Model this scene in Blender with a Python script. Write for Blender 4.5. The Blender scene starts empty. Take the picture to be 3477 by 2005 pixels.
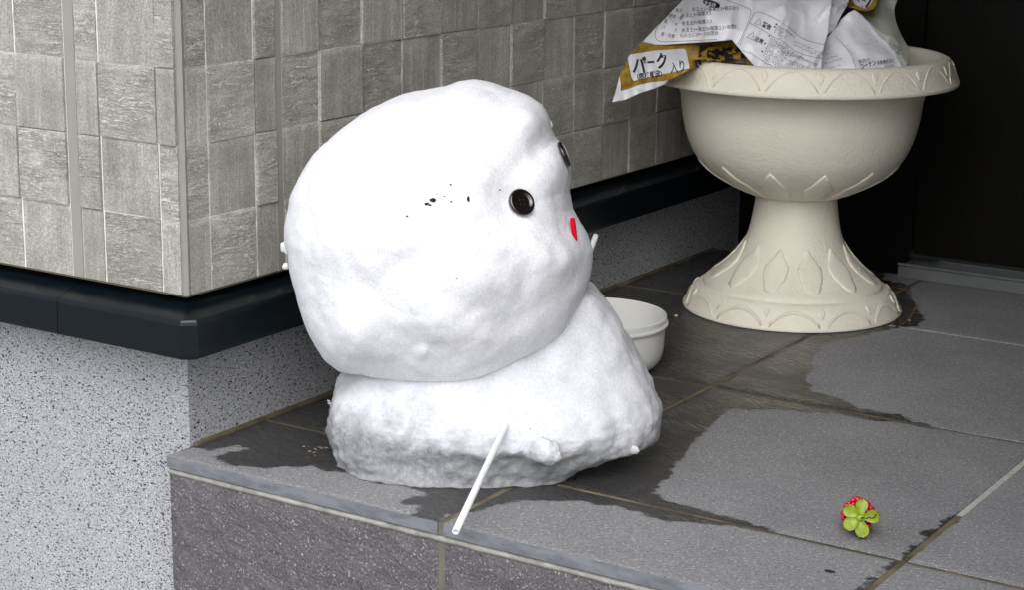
import bpy, bmesh, math, random
import numpy as np
from mathutils import Vector, noise, Matrix
from mathutils.bvhtree import BVHTree
from mathutils.geometry import delaunay_2d_cdt

random.seed(7)
S = bpy.context.scene
COL = S.collection
R = math.radians

# ------------------------------------------------------------------ camera
W, H, F = 3477.0, 2005.0, 6423.1
K = W / 2525.0                                   # layout coordinates run 0..2525 across the frame
CAM = Vector((0.9657, -1.0447, 0.4729))
RT = Vector((0.83990848, 0.54261462, 0.01109592))
UP = Vector((-0.13690913, 0.19204836, 0.97178872))
FW = Vector((-0.52517582, 0.81773272, -0.23559194))
cd = bpy.data.cameras.new('camera'); cam = bpy.data.objects.new('camera', cd); COL.objects.link(cam)
m = Matrix.Identity(4)
for i in range(3):
    m[i][0], m[i][1], m[i][2], m[i][3] = RT[i], UP[i], -FW[i], CAM[i]
cam.matrix_world = m
cd.sensor_fit = 'HORIZONTAL'; cd.sensor_width = 36.0; cd.lens = 36.0 * F / W
cd.clip_start = 0.02; cd.clip_end = 500
S.camera = cam

# ------------------------------------------------------------------ world, sun, exposure
SUN_EL, SUN_AZ = 46.0, 152.0                     # azimuth clockwise from +y
wd = bpy.data.worlds.new('World'); S.world = wd; wd.use_nodes = True
nt = wd.node_tree; nt.nodes.clear()
sky = nt.nodes.new('ShaderNodeTexSky'); sky.sky_type = 'NISHITA'; sky.sun_disc = False
sky.sun_elevation = R(SUN_EL); sky.sun_rotation = R(SUN_AZ); sky.dust_density = 4.0; sky.ozone_density = 0.6
hs = nt.nodes.new('ShaderNodeHueSaturation'); hs.inputs['Saturation'].default_value = 0.25
bg = nt.nodes.new('ShaderNodeBackground'); bg.inputs['Strength'].default_value = 0.15
wo = nt.nodes.new('ShaderNodeOutputWorld')
tn = nt.nodes.new('ShaderNodeMix'); tn.data_type = 'RGBA'; tn.blend_type = 'MULTIPLY'; tn.inputs[0].default_value = 1; tn.inputs[7].default_value = (.98, 1.0, 1.045, 1)   # cool overcast
nt.links.new(sky.outputs[0], hs.inputs['Color']); nt.links.new(hs.outputs[0], tn.inputs[6]); nt.links.new(tn.outputs[2], bg.inputs[0]); nt.links.new(bg.outputs[0], wo.inputs[0])
sd = bpy.data.lights.new('sun', 'SUN'); sd.energy = 0.95; sd.angle = R(75); sd.color = (1, 0.995, 0.985)
sun = bpy.data.objects.new('sun', sd); COL.objects.link(sun)
el, az = R(SUN_EL), R(SUN_AZ)
sun.rotation_euler = Vector((-math.sin(az) * math.cos(el), -math.cos(az) * math.cos(el), -math.sin(el))).to_track_quat('-Z', 'Y').to_euler()
S.view_settings.view_transform = 'Standard'; S.view_settings.look = 'None'
S.view_settings.exposure = 0.42; S.view_settings.gamma = 1.0
S.render.engine = 'CYCLES'; S.cycles.use_denoising = True
S.cycles.max_bounces = 6; S.cycles.diffuse_bounces = 3; S.cycles.glossy_bounces = 3

# ------------------------------------------------------------------ helpers
def ray(u, v):
    return FW + RT * ((u * K - W / 2) / F) - UP * ((v * K - H / 2) / F)
def at(u, v, t):                                  # point of the place at forward distance t
    return CAM + ray(u, v) * t
def floor_pt(u, v, z=0.0):
    d = ray(u, v); return CAM + d * ((z - CAM.z) / d.z)
def px(P):
    d = Vector(P) - CAM; z = d.dot(FW)
    return ((W / 2 + F * d.dot(RT) / z) / K, (H / 2 - F * d.dot(UP) / z) / K)

def link(name, me, mats=None, parent=None, smooth=False):
    o = bpy.data.objects.new(name, me); COL.objects.link(o)
    if mats:
        for mm in (mats if isinstance(mats, (list, tuple)) else [mats]): me.materials.append(mm)
    if parent: o.parent = parent
    if smooth:
        me.polygons.foreach_set('use_smooth', [True] * len(me.polygons))
    return o
def mesh(name, verts, faces, mats=None, parent=None, smooth=False):
    me = bpy.data.meshes.new(name); me.from_pydata([tuple(v) for v in verts], [], faces); me.update()
    return link(name, me, mats, parent, smooth)
def frombm(name, bm, mats=None, parent=None, smooth=False):
    bmesh.ops.recalc_face_normals(bm, faces=bm.faces)
    me = bpy.data.meshes.new(name); bm.to_mesh(me); bm.free()
    return link(name, me, mats, parent, smooth)
def empty(name, loc, label, cat, group=None):
    o = bpy.data.objects.new(name, None); COL.objects.link(o); o.location = loc; o.empty_display_size = .05
    tag(o, label, cat, group); return o
def tag(o, label, cat, group=None):
    o['label'] = label; o['category'] = cat
    if group: o['group'] = group
def keep(o, parent):                               # parent while keeping world coordinates
    o.parent = parent; o.matrix_parent_inverse = Matrix.Translation(parent.location).inverted(); return o
def box(bm, a, b):
    xs, ys, zs = zip(a, b)
    vs = [bm.verts.new((x, y, z)) for x in xs for y in ys for z in zs]
    for f in ((0, 1, 3, 2), (4, 6, 7, 5), (0, 4, 5, 1), (2, 3, 7, 6), (0, 2, 6, 4), (1, 5, 7, 3)):
        bm.faces.new([vs[i] for i in f])
def boxobj(name, a, b, mat, parent=None, bevel=0):
    bm = bmesh.new(); box(bm, a, b)
    if bevel: bmesh.ops.bevel(bm, geom=bm.edges[:], offset=bevel, segments=2, affect='EDGES', clamp_overlap=True)
    return frombm(name, bm, mat, parent)
def tube(name, pts, rad, mat, parent=None, n=10, cap=True, hollow=0):
    pts = [Vector(p) for p in pts]; vs = []; fs = []
    rads = rad if isinstance(rad, (list, tuple)) else [rad] * len(pts)
    for i, p in enumerate(pts):
        d = (pts[min(i + 1, len(pts) - 1)] - pts[max(i - 1, 0)]).normalized()
        a = d.orthogonal().normalized() if i == 0 else (a - d * a.dot(d)).normalized()
        b = d.cross(a)
        for k in range(n):
            t = 2 * math.pi * k / n; vs.append(p + (a * math.cos(t) + b * math.sin(t)) * rads[i])
    for i in range(len(pts) - 1):
        for k in range(n):
            fs.append((i * n + k, i * n + (k + 1) % n, (i + 1) * n + (k + 1) % n, (i + 1) * n + k))
    if cap:
        fs.append(tuple(range(n - 1, -1, -1)))
        e = (len(pts) - 1) * n
        if hollow:                                 # a hollow end: rim and a dark bore
            d = (pts[-1] - pts[-2]).normalized(); c = len(vs)
            for q, (rr, dd) in enumerate(((hollow, 0), (hollow, -.012))):
                for k in range(n): vs.append(pts[-1] + (vs[e + k] - pts[-1]).normalized() * rr + d * dd)
            for k in range(n):
                fs.append((e + k, e + (k + 1) % n, c + (k + 1) % n, c + k))
                fs.append((c + k, c + (k + 1) % n, c + n + (k + 1) % n, c + n + k))
            fs.append(tuple(c + n + k for k in range(n)))
        else: fs.append(tuple(range(e, e + n)))
    return mesh(name, vs, fs, mat, parent, True)
def nz(p, s, seed=0): return noise.noise(Vector(p) * s + Vector((seed * 7.3, seed * 3.1, seed * 5.7)))
def fbm(p, s, o=4, seed=0):
    return noise.fractal(Vector(p) * s + Vector((seed * 7.3, seed * 3.1, seed * 5.7)), 1.0, 2.0, o)

# ------------------------------------------------------------------ materials
class N:
    def __init__(s, name):
        s.m = bpy.data.materials.new(name); s.m.use_nodes = True; s.t = s.m.node_tree
        s.b = s.t.nodes['Principled BSDF']; s.tc = s.t.nodes.new('ShaderNodeTexCoord')
    def new(s, k, **kw):
        n = s.t.nodes.new(k)
        for a, v in kw.items(): setattr(n, a, v)
        return n
    def put(s, sock, v):
        if isinstance(v, bpy.types.NodeSocket): s.t.links.new(v, sock)
        elif v is not None: sock.default_value = v
    def co(s, scale=(1, 1, 1), rot=(0, 0, 0), rnd=False, gen='Object'):
        mp = s.new('ShaderNodeMapping'); mp.inputs['Scale'].default_value = scale; mp.inputs['Rotation'].default_value = rot
        s.t.links.new(s.tc.outputs[gen], mp.inputs[0])
        if rnd:
            oi = s.new('ShaderNodeObjectInfo'); ml = s.new('ShaderNodeMath', operation='MULTIPLY'); ml.inputs[1].default_value = 37.0
            s.t.links.new(oi.outputs['Random'], ml.inputs[0]); s.t.links.new(ml.outputs[0], mp.inputs['Location'])
        return mp.outputs[0]
    def cot(s, scale=(1, 1, 1), rot=(0, 0, 0), rnd=False):
        o = s.co(tuple(1 / k for k in scale), rot, rnd)
        mp = o.node; mp.vector_type = 'TEXTURE'; return o
    def noise(s, co, scale, detail=4, rough=.55, dist=0, out=0):
        n = s.new('ShaderNodeTexNoise'); s.put(n.inputs['Vector'], co); n.inputs['Scale'].default_value = scale
        n.inputs['Detail'].default_value = detail; n.inputs['Roughness'].default_value = rough; n.inputs['Distortion'].default_value = dist
        return n.outputs[out]
    def voro(s, co, scale, feat='F1', out='Distance', rnd=1):
        n = s.new('ShaderNodeTexVoronoi', feature=feat); s.put(n.inputs['Vector'], co); n.inputs['Scale'].default_value = scale
        n.inputs['Randomness'].default_value = rnd; return n.outputs[out]
    def ramp(s, v, *stops, const=False):
        n = s.new('ShaderNodeValToRGB'); s.put(n.inputs[0], v); e = n.color_ramp.elements
        if const: n.color_ramp.interpolation = 'CONSTANT'
        while len(e) < len(stops): e.new(.5)
        for el, (p, c) in zip(e, stops):
            el.position = p; el.color = (c, c, c, 1) if isinstance(c, (int, float)) else (*c, 1)
        return n.outputs[0]
    def mix(s, f, a, b, mode='MIX'):
        n = s.new('ShaderNodeMix', data_type='RGBA', blend_type=mode); s.put(n.inputs[0], f)
        for sk, v in ((n.inputs[6], a), (n.inputs[7], b)):
            s.put(sk, (*v, 1) if isinstance(v, tuple) and len(v) == 3 else v)
        return n.outputs[2]
    def math(s, op, a, b=None, clamp=False):
        n = s.new('ShaderNodeMath', operation=op); n.use_clamp = clamp; s.put(n.inputs[0], a)
        if b is not None: s.put(n.inputs[1], b)
        return n.outputs[0]
    def attr(s, name):
        n = s.new('ShaderNodeAttribute'); n.attribute_name = name; return n.outputs['Fac']
    def sep(s, co, i):
        n = s.new('ShaderNodeSeparateXYZ'); s.put(n.inputs[0], co); return n.outputs[i]
    def bump(s, h, strength=.5, dist=.001, prev=None):
        n = s.new('ShaderNodeBump'); s.put(n.inputs['Strength'], strength); n.inputs['Distance'].default_value = dist
        s.put(n.inputs['Height'], h)
        if prev: s.t.links.new(prev, n.inputs['Normal'])
        return n.outputs[0]
    def fin(s, col=None, rough=.5, normal=None, **kw):
        s.put(s.b.inputs['Base Color'], (*col, 1) if isinstance(col, tuple) and len(col) == 3 else col)
        s.put(s.b.inputs['Roughness'], rough)
        if normal is not None: s.t.links.new(normal, s.b.inputs['Normal'])
        for k, v in kw.items(): s.put(s.b.inputs[k.replace('_', ' ')], v)
        return s.m
def plain(name, col, rough=.5, var=.12, vs=30, bs=0, bd=.0004, **kw):
    n = N(name); c = n.co(); f = n.ramp(n.noise(c, vs, 5), (.3, 1 - var), (.7, 1 + var * .5))
    colr = n.mix(1.0, col, f, 'MULTIPLY')
    nm = n.bump(n.noise(c, bs, 3), .5, bd) if bs else None
    return n.fin(colr, rough, nm, **kw)

def mat_siding(vert):
    n = N('siding_' + ('scratched' if vert else 'cleft'))
    c = n.co(rnd=True)
    fine = n.noise(c, 900, 3, .75); gr2 = n.noise(c, 420, 2, .6)
    blot = n.noise(c, 26, 4, .6)
    if vert:
        st = n.noise(n.co((900, 900, 38), rnd=True), 1, 3, .6)
        st2 = n.noise(n.co((330, 330, 16), rnd=True), 1, 3, .55)
        band = n.ramp(n.noise(n.co((60, 60, 7), rnd=True), 1, 2), (.38, .12), (.66, 1.0))
        g = n.math('ADD', .25, n.math('MULTIPLY', n.math('SUBTRACT', n.math('ADD', n.math('MULTIPLY', st, .75), n.math('MULTIPLY', st2, .6)), .4), band))
        h = g; d = .0010
    else:
        st = n.noise(n.co((70, 70, 330), rnd=True), 1, 4, .6, 1.6)
        st2 = n.noise(n.co((24, 24, 95), rnd=True), 1, 3, .5, 1.2)
        mask = n.ramp(n.noise(n.co((30, 30, 45), rnd=True), 1, 2), (.36, .15), (.62, 1.0))
        cr = n.ramp(n.math('ABSOLUTE', n.math('SUBTRACT', st, .5)), (.0, 0), (.13, 1))
        h = n.math('ADD', n.math('MULTIPLY', st2, .5), n.math('MULTIPLY', n.math('MULTIPLY', cr, mask), .42))
        g = h; d = .0020
    oi = n.new('ShaderNodeObjectInfo')
    tone = n.ramp(oi.outputs['Random'], (0, .88), (1, 1.1))
    col = n.mix(n.ramp(g, (.22, 0.0), (.72, 1.0)), (.285, .274, .245), (.48, .466, .424))
    if not vert: col = n.mix(1, col, (1.2, 1.2, 1.2), 'MULTIPLY')
    col = n.mix(1, col, n.ramp(blot, (.3, .82), (.7, 1.12)), 'MULTIPLY')
    col = n.mix(1, col, n.ramp(fine, (.32, .62), (.68, 1.38)), 'MULTIPLY')
    col = n.mix(1, col, n.ramp(gr2, (.3, .85), (.7, 1.15)), 'MULTIPLY')
    col = n.mix(1, col, tone, 'MULTIPLY')
    nm = n.bump(h, .9, d); nm = n.bump(fine, .5, .0006, nm)
    return n.fin(col, .75, nm, Specular_IOR_Level=.3)

def mat_plinth():
    n = N('speckled_plinth'); c = n.co((1, 1, 1.7))
    a = n.noise(c, 700, 2, .55, .4); b = n.noise(c, 400, 2, .5, .9); w = n.noise(n.co((1, 1, 1.8)), 560, 2, .5, .6)
    dens = n.noise(n.co(), 11, 3)
    col = n.mix(n.ramp(a, (.33, 0), (.6, 1)), (.28, .285, .30), (.475, .482, .50))
    col = n.mix(n.ramp(w, (.565, 0), (.62, 1)), col, (.66, .665, .66))
    dk = n.math('ADD', b, n.math('MULTIPLY', n.math('SUBTRACT', dens, .5), .08))
    col = n.mix(n.ramp(dk, (.580, 0), (.620, 1)), col, (.020, .022, .032))
    cell = n.voro(n.co((1, 1, 1.5)), 75); pick = n.voro(n.co((1, 1, 1.5)), 75, out='Color')
    big = n.math('MULTIPLY', n.ramp(n.math('ADD', cell, n.math('MULTIPLY', a, .25)), (.22, 1), (.26, 0)), n.ramp(n.sep(pick, 0), (.90, 0), (.92, 1)))
    col = n.mix(big, col, (.012, .012, .016))
    tone = n.noise(n.co(), 5, 4, .6); col = n.mix(1, col, n.ramp(tone, (.3, .88), (.7, 1.07)), 'MULTIPLY')
    nm = n.bump(a, .8, .0011); nm = n.bump(dk, -.5, .0012, nm) if False else n.bump(w, .5, .0009, nm)
    return n.fin(col, .85, nm, Specular_IOR_Level=.25)

def mat_floor():
    n = N('porch_tile'); c = n.co(); A = R(30)
    wa = n.attr('wet')                              # signed distance, mm, positive inside the wet stain
    e = n.math('MULTIPLY', n.math('SUBTRACT', n.noise(n.cot((34, 150, 1), (0, 0, A)), 1, 4, .6), .5), 15.0)
    e2 = n.math('MULTIPLY', n.math('SUBTRACT', n.noise(c, 42, 5, .65), .5), 22.0)
    wv = n.math('ADD', wa, n.math('ADD', e, e2))
    wet = n.ramp(n.math('ADD', n.math('MULTIPLY', wv, .13), .5), (.30, 0), (.70, 1))
    streak = n.noise(n.cot((70, 420, 1), (0, 0, A)), 1, 4, .7)
    speck = n.noise(n.cot((480, 800, 1), (0, 0, A)), 1, 2, .65); fl = n.noise(n.cot((330, 620, 1), (0, 0, A)), 1, 2, .5)
    blot = n.noise(c, 9, 4, .6)
    oi = n.new('ShaderNodeObjectInfo')
    col = n.mix(n.ramp(streak, (.3, 0), (.7, 1)), (.205, .203, .207), (.28, .277, .282))
    col = n.mix(1, col, n.ramp(blot, (.3, .86), (.7, 1.10)), 'MULTIPLY')
    col = n.mix(1, col, n.ramp(speck, (.33, .62), (.67, 1.34)), 'MULTIPLY')
    col = n.mix(n.ramp(fl, (.615, 0), (.68, .7)), col, (.60, .59, .58))
    fl2 = n.noise(n.cot((130, 520, 1), (0, 0, A)), 1, 2, .5)
    col = n.mix(n.ramp(fl2, (.66, 0), (.74, .45)), col, (.55, .54, .53))
    col = n.mix(n.ramp(n.noise(n.cot((90, 430, 1), (0, 0, R(38))), 1, 3, .6), (.28, .35), (.40, 0)), col, (.10, .10, .105))
    col = n.mix(n.ramp(n.noise(c, 420, 2, .5, .3), (.29, .6), (.34, 0)), col, (.06, .06, .06))
    col = n.mix(1, col, n.ramp(oi.outputs['Random'], (0, .94), (1, 1.05)), 'MULTIPLY')
    wcol = n.mix(1, col, (.215, .208, .20), 'MULTIPLY')
    col = n.mix(wet, col, wcol)
    rough = n.math('SUBTRACT', .78, n.math('MULTIPLY', wet, n.ramp(n.noise(c, 14, 3), (.35, .40), (.65, .66))))
    clf = n.noise(n.cot((55, 170, 1), (0, 0, R(-22))), 1, 4, .6, 1.2)
    nm = n.bump(clf, n.math('ADD', .18, n.math('MULTIPLY', wet, .72)), .0034); nm = n.bump(streak, .35, .0010, nm); nm = n.bump(speck, .4, .0006, nm)
    return n.fin(col, rough, nm, Specular_IOR_Level=n.math('ADD', .4, n.math('MULTIPLY', wet, .25)))

def mat_riser():
    n = N('slate_riser'); c = n.co(rnd=True)
    rid = n.noise(n.cot((30, 1, 75), (0, R(20), 0), rnd=True), 1, 5, .68, 2.2)
    speck = n.noise(c, 620, 2, .65); fl = n.noise(c, 480, 2, .5)
    col = n.mix(n.ramp(rid, (.3, 0), (.7, 1)), (.095, .090, .096), (.145, .137, .144))
    col = n.mix(1, col, n.ramp(speck, (.3, .58), (.7, 1.35)), 'MULTIPLY')
    col = n.mix(n.ramp(fl, (.62, 0), (.68, .75)), col, (.42, .38, .385))
    nm = n.bump(rid, .8, .0032); nm = n.bump(speck, .4, .0006, nm)
    return n.fin(col, .66, nm, Specular_IOR_Level=.35)

def mat_snow(icy):
    n = N('packed_snow' if not icy else 'melting_snow'); c = n.co()
    gr = n.noise(c, 620, 3, .75); md = n.noise(c, 150, 4, .6)
    col = (.875, .88, .91)
    if icy: col = (.71, .718, .75)
    dirt = n.ramp(n.noise(c, 16, 4, .6), (.55, 0), (.8, .22))
    colr = n.mix(dirt, col, (.70, .685, .655))
    colr = n.mix(1, colr, n.ramp(n.noise(c, 520, 3, .7), (.35, .90), (.65, 1.06)), 'MULTIPLY')
    colr = n.mix(1, colr, n.ramp(n.noise(c, 60, 4, .65), (.3, .93), (.7, 1.03)), 'MULTIPLY')
    grit = n.math('MULTIPLY', n.ramp(n.voro(c, 190), (.10, 1), (.14, 0)), n.ramp(n.sep(n.voro(c, 190, out='Color'), 0), (.985, 0), (.99, .6)))
    colr = n.mix(grit, colr, (.25, .2, .15))
    nm = n.bump(md, .22, .0012); nm = n.bump(gr, .55, .0010, nm)
    kw = dict(Subsurface_Weight=.35, Subsurface_Radius=(.008, .0083, .009), Subsurface_Scale=.6, Specular_IOR_Level=.25)
    rough = .75
    if icy:
        ic = n.attr('ice')
        mott = n.noise(c, 38, 6, .7, .8)
        ice = n.ramp(n.math('ADD', ic, n.math('MULTIPLY', n.math('SUBTRACT', mott, .5), 1.6)), (.08, 0), (.82, 1))
        icol = n.mix(n.ramp(n.noise(c, 210, 4, .7), (.3, 0), (.7, 1)), (.36, .372, .382), (.70, .715, .735))
        icol = n.mix(n.ramp(n.noise(c, 24, 3), (.48, 0), (.78, .45)), icol, (.26, .265, .26))
        colr = n.mix(n.math('MULTIPLY', ice, .88), colr, icol)
        rough = n.math('SUBTRACT', .75, n.math('MULTIPLY', ice, .52))
        h2 = n.noise(c, 330, 3, .7)
        nm = n.bump(n.math('MULTIPLY', h2, ice), .6, .0013, nm)
        kw['Subsurface_Weight'] = .55; kw['Subsurface_Scale'] = 1.0; kw['Transmission_Weight'] = n.math('MULTIPLY', ice, .42); kw['IOR'] = 1.31
    return n.fin(colr, rough, nm, **kw)

def mat_pot():
    n = N('cream_plastic_pot'); c = n.co()
    g = n.noise(c, 300, 3, .6)
    col = n.mix(n.ramp(n.noise(c, 30, 4), (.3, 0), (.7, 1)), (.84, .785, .645), (.88, .83, .70))
    ds = n.ramp(n.noise(c, 210, 3, .6), (.68, 0), (.78, .25))
    col = n.mix(ds, col, (.30, .26, .19))
    nm = n.bump(g, .6, .0016)
    return n.fin(col, .46, nm, Specular_IOR_Level=.4, Subsurface_Weight=.06, Subsurface_Radius=(.006, .005, .003), Subsurface_Scale=.5)

def mat_film(name, col, var=.06, rough=.33, sss=.0):
    n = N(name); c = n.co()
    f = n.ramp(n.noise(c, 60, 4), (.3, 1 - var), (.7, 1.0))
    wr = n.noise(n.co((1, 1, 1.6)), 45, 3, .5, 1.5)
    return n.fin(n.mix(1, col, f, 'MULTIPLY'), rough, n.bump(wr, .5, .0022), Specular_IOR_Level=.5)

def mat_gold():
    n = N('gold_print_film'); c = n.co()
    a = n.noise(c, 70, 5, .65, .7)
    col = n.mix(n.ramp(a, (.35, 0), (.68, 1)), (.20, .115, .012), (.50, .31, .035))
    return n.fin(col, .3, n.bump(n.noise(c, 45, 3, .5, 1.2), .5, .0022))

def mat_trim():
    n = N('black_flashing'); c = n.co()
    dust = n.ramp(n.noise(n.co((3, 3, 30)), 9, 5, .65), (.5, 0), (.8, .35))
    sp = n.ramp(n.noise(c, 380, 2), (.735, 0), (.755, .8))
    up = n.new('ShaderNodeNewGeometry'); uz = n.sep(up.outputs['Normal'], 2)
    dd = n.math('MULTIPLY', dust, n.ramp(uz, (.2, .25), (.8, 1)))
    col = n.mix(dd, (.0028, .0058, .0080), (.030, .034, .038)); col = n.mix(n.math('MULTIPLY', sp, dust), col, (.25, .25, .24))
    return n.fin(col, .24, n.bump(n.noise(c, 240, 3), .15, .0004), Specular_IOR_Level=.38)

def mat_door():
    n = N('dark_door_panel'); g = n.noise(n.co((220, 1, 9)), 1, 4, .6)
    col = n.mix(n.ramp(g, (.3, 0), (.7, 1)), (.0030, .0027, .0020), (.0065, .0055, .0040))
    return n.fin(col, .5, None, Specular_IOR_Level=.15)
def mat_grout(clean):
    n = N('grout_' + ('pale' if clean else 'stained')); c = n.co()
    a = n.noise(c, 120, 4, .7); b = n.noise(c, 22, 4, .6)
    if clean: col = n.mix(n.ramp(a, (.3, 0), (.7, 1)), (.40, .39, .35), (.58, .57, .52))
    else:
        col = n.mix(n.ramp(b, (.35, 0), (.68, 1)), (.070, .056, .032), (.21, .175, .105))
        col = n.mix(n.ramp(a, (.6, 0), (.75, .6)), col, (.02, .018, .014))
    return n.fin(col, .85, n.bump(a, .6, .0008))
def mat_cement():
    n = N('cement_bead'); c = n.co(); a = n.noise(c, 60, 5, .7)
    col = n.mix(n.ramp(a, (.3, 0), (.7, 1)), (.20, .192, .165), (.42, .412, .375))
    return n.fin(col, .85, n.bump(n.noise(c, 300, 3), .6, .0006))
def mat_edge():
    n = N('tile_cut_edge'); c = n.co()
    a = n.noise(n.co((1, 1, 3)), 45, 5, .65)
    col = n.mix(n.ramp(a, (.3, 0), (.62, 1)), (.11, .116, .128), (.20, .208, .225))
    return n.fin(col, .7, n.bump(n.noise(c, 500, 3), .3, .0004))

M = dict(vert=mat_siding(True), horz=mat_siding(False), plinth=mat_plinth(), floor=mat_floor(), riser=mat_riser(),
         snow=mat_snow(False), melt=mat_snow(True), pot=mat_pot(), film=mat_film('white_bag_film', (.85, .855, .88)),
         haze=mat_film('milky_bag_film', (.62, .63, .57), .1, .4), gold=mat_gold(), trim=mat_trim(), door=mat_door(),
         grout=mat_grout(False), pale=mat_grout(True), cement=mat_cement(), edge=mat_edge(),
         backer=plain('pale_siding_joint', (.78, .77, .73), .8, .2, 60), caulk=plain('grey_sealant', (.30, .295, .265), .6, .10, 25, 200, .0003),
         ink=plain('black_ink', (.012, .012, .016), .4), grey=plain('grey_ink', (.055, .055, .07), .5),
         label=mat_film('label_white', (.80, .80, .84), .05, .3), button=plain('button_resin', (.012, .006, .006), .12, .1, 30, Coat_Weight=.6),
         red=plain('red_felt', (.56, .003, .022), .95, .15, 400, 900, .0003, Specular_IOR_Level=.08), straw=plain('white_stick', (.78, .80, .77), .35, .03),
         cup=plain('white_cup_plastic', (.78, .78, .75), .3, .03, 20, Specular_IOR_Level=.5), metal=plain('sill_aluminium', (.21, .22, .215), .42, .15, 50, Metallic=.35),
         berry=plain('red_berry', (.60, .008, .05), .22, .3, 300, Coat_Weight=.5), leaf=plain('lime_leaf', (.27, .36, .02), .42, .3, 350, 500, .0005),
         wire=plain('green_wire', (.012, .016, .008), .6), needle=plain('dry_needle', (.23, .08, .022), .6, .4, 200), seed=plain('pale_seed', (.44, .36, .25), .6, .2, 400),
         wire2=plain('siding_cut_edge', (.10, .085, .055), .8), soil=plain('speck_bark', (.012, .011, .010), .9), seam=plain('corner_sealant', (.27, .265, .24), .7, .12, 40, 300, .0004), crumb=plain('bark_crumb', (.22, .19, .145), .8, .3, 300), side=plain('dark_shade_wall', (.07, .065, .055), .8), joint=plain('riser_joint', (.15, .142, .112), .85, .3, 60), wall=plain('render_wall', (.30, .295, .27), .8), ground=plain('concrete_ground', (.24, .24, .235), .9, .2, 5, 60, .002),
         roof=plain('shade_roof_grey', (.28, .27, .25), .8), puddle=None, ice=None)
def mat_ice():
    n = N('clear_ice'); c = n.co(); a = n.noise(c, 120, 4, .6)
    return n.fin(n.mix(n.ramp(a, (.3, 0), (.7, 1)), (.55, .57, .58), (.86, .87, .88)), n.ramp(a, (.3, .12), (.7, .5)), n.bump(n.noise(c, 260, 3), .8, .0015),
                 Transmission_Weight=.35, IOR=1.31, Subsurface_Weight=.3, Subsurface_Radius=(.01, .01, .01), Subsurface_Scale=.5)
M['ice'] = mat_ice()

# ------------------------------------------------------------------ setting: ground, porch, house
o = mesh('ground', [(-60, -60, -.32), (60, -60, -.32), (60, 60, -.32), (-60, 60, -.32)], [(0, 1, 2, 3)], M['ground']); o['kind'] = 'structure'

HR, ZB = .0579, .1295                              # siding row height, siding bottom
house = empty('house_corner', (0, 0, 0), 'grey tile-clad house corner with black flashing over a speckled plinth', 'house')
def wpart(name, a, b, mat, bevel=0): return boxobj(name, a, b, mat, house, bevel)
# plinth (one L of two faces), siding backing, upper walls
bm = bmesh.new(); box(bm, (-2.2, .02, -.33), (-.02, 1.6, ZB)); frombm('plinth', bm, M['plinth'], house)
TOPZ = ZB + 7 * HR
bm = bmesh.new(); box(bm, (-2.2, -.0001, ZB), (.0001, 1.6, TOPZ)); frombm('siding_backing', bm, M['backer'], house)
bm = bmesh.new(); box(bm, (-2.2, .0, TOPZ + .0005), (.0, 1.6, 2.7)); frombm('upper_wall', bm, M['wall'], house)

# siding tiles: shared meshes, one object for each tile
def tile_mesh(w, h, kind, seed, face):
    nx, nzv = max(3, int(w / .0042)), 13
    vs, fs = [], []
    zs = [h * j / (nzv - 1) * .976 for j in range(nzv)] + [h]
    for j in range(nzv + 1):
        for i in range(nx + 1):
            x, z = w * i / nx, zs[j]
            d = .0019
            if kind == 'h': d += .0008 * fbm((x * 22, z * 95, seed), 1, 3) + .0004 * nz((x, z, seed), 45)
            if kind == 'v': d += .0003 * nz((x * 260, z * 12, seed), 1)
            d = max(d, .0017)
            if j == nzv: d -= .0014
            vs.append((x, -d, z) if face == 'A' else (d, x, z))
    for j in range(nzv):
        for i in range(nx):
            a = j * (nx + 1) + i; q = (a, a + 1, a + nx + 2, a + nx + 1); fs.append(q)
    n0 = len(vs); rim = [i for i in range(nx + 1)] + [(j + 1) * (nx + 1) - 1 for j in range(1, nzv + 1)] + [nzv * (nx + 1) + i for i in range(nx - 1, -1, -1)] + [j * (nx + 1) for j in range(nzv - 1, 0, -1)]
    for r_ in rim:
        v = vs[r_]; vs.append((v[0], .0040, v[2]) if face == 'A' else (-.0040, v[1], v[2]))
    for k in range(len(rim)):
        k2 = (k + 1) % len(rim); fs.append((rim[k2], rim[k], n0 + k, n0 + k2))
    me = bpy.data.meshes.new('siding_tile'); me.from_pydata(vs, [], fs); me.update()
    me.materials.append(M['vert'] if kind == 'v' else M['horz']); me.polygons.foreach_set('use_smooth', [k < nx * nzv for k in range(len(me.polygons))]); me.set_sharp_from_angle(angle=R(50))
    return me
cache = {}
def tile(face, s0, s1, row, kind, variant):
    g = .0003; gs = .0010; key = (face, round(s1 - s0, 4), kind, variant)
    if key not in cache: cache[key] = tile_mesh(s1 - s0 - 2 * gs, HR - 2 * g, kind, variant * 3.7 + 1, face)
    o = bpy.data.objects.new('siding_tile', cache[key]); COL.objects.link(o); o.parent = house
    off = random.choice((-1, 1)) * random.uniform(.0004, .0011) - .0003
    z = ZB + row * HR + g
    o.location = (s0 + gs, -off, z) if face == 'A' else (off, s0 + gs, z)
colsA = [(-.2886 - .0575 * (k + 1), -.2886 - .0575 * k) for k in range(5, -1, -1)] + [ (-.2886, -.2311), (-.2311, -.1736), (-.1736, -.1191), (-.1071, -.083), (-.083, -.0229), (-.0229, -.0030)]
parA = [0, 1, 0, 1, 0, 1, 0, 1, 0, 0, 1, 0]
colsB = [(.0030, .0279), (.0279, .0821), (.0821, .1073)] + [(.1159 + (0 if i == 0 else .0468 + .0576 * (i - 1)), .1159 + .0468 + .0576 * i) for i in range(15)]
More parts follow.
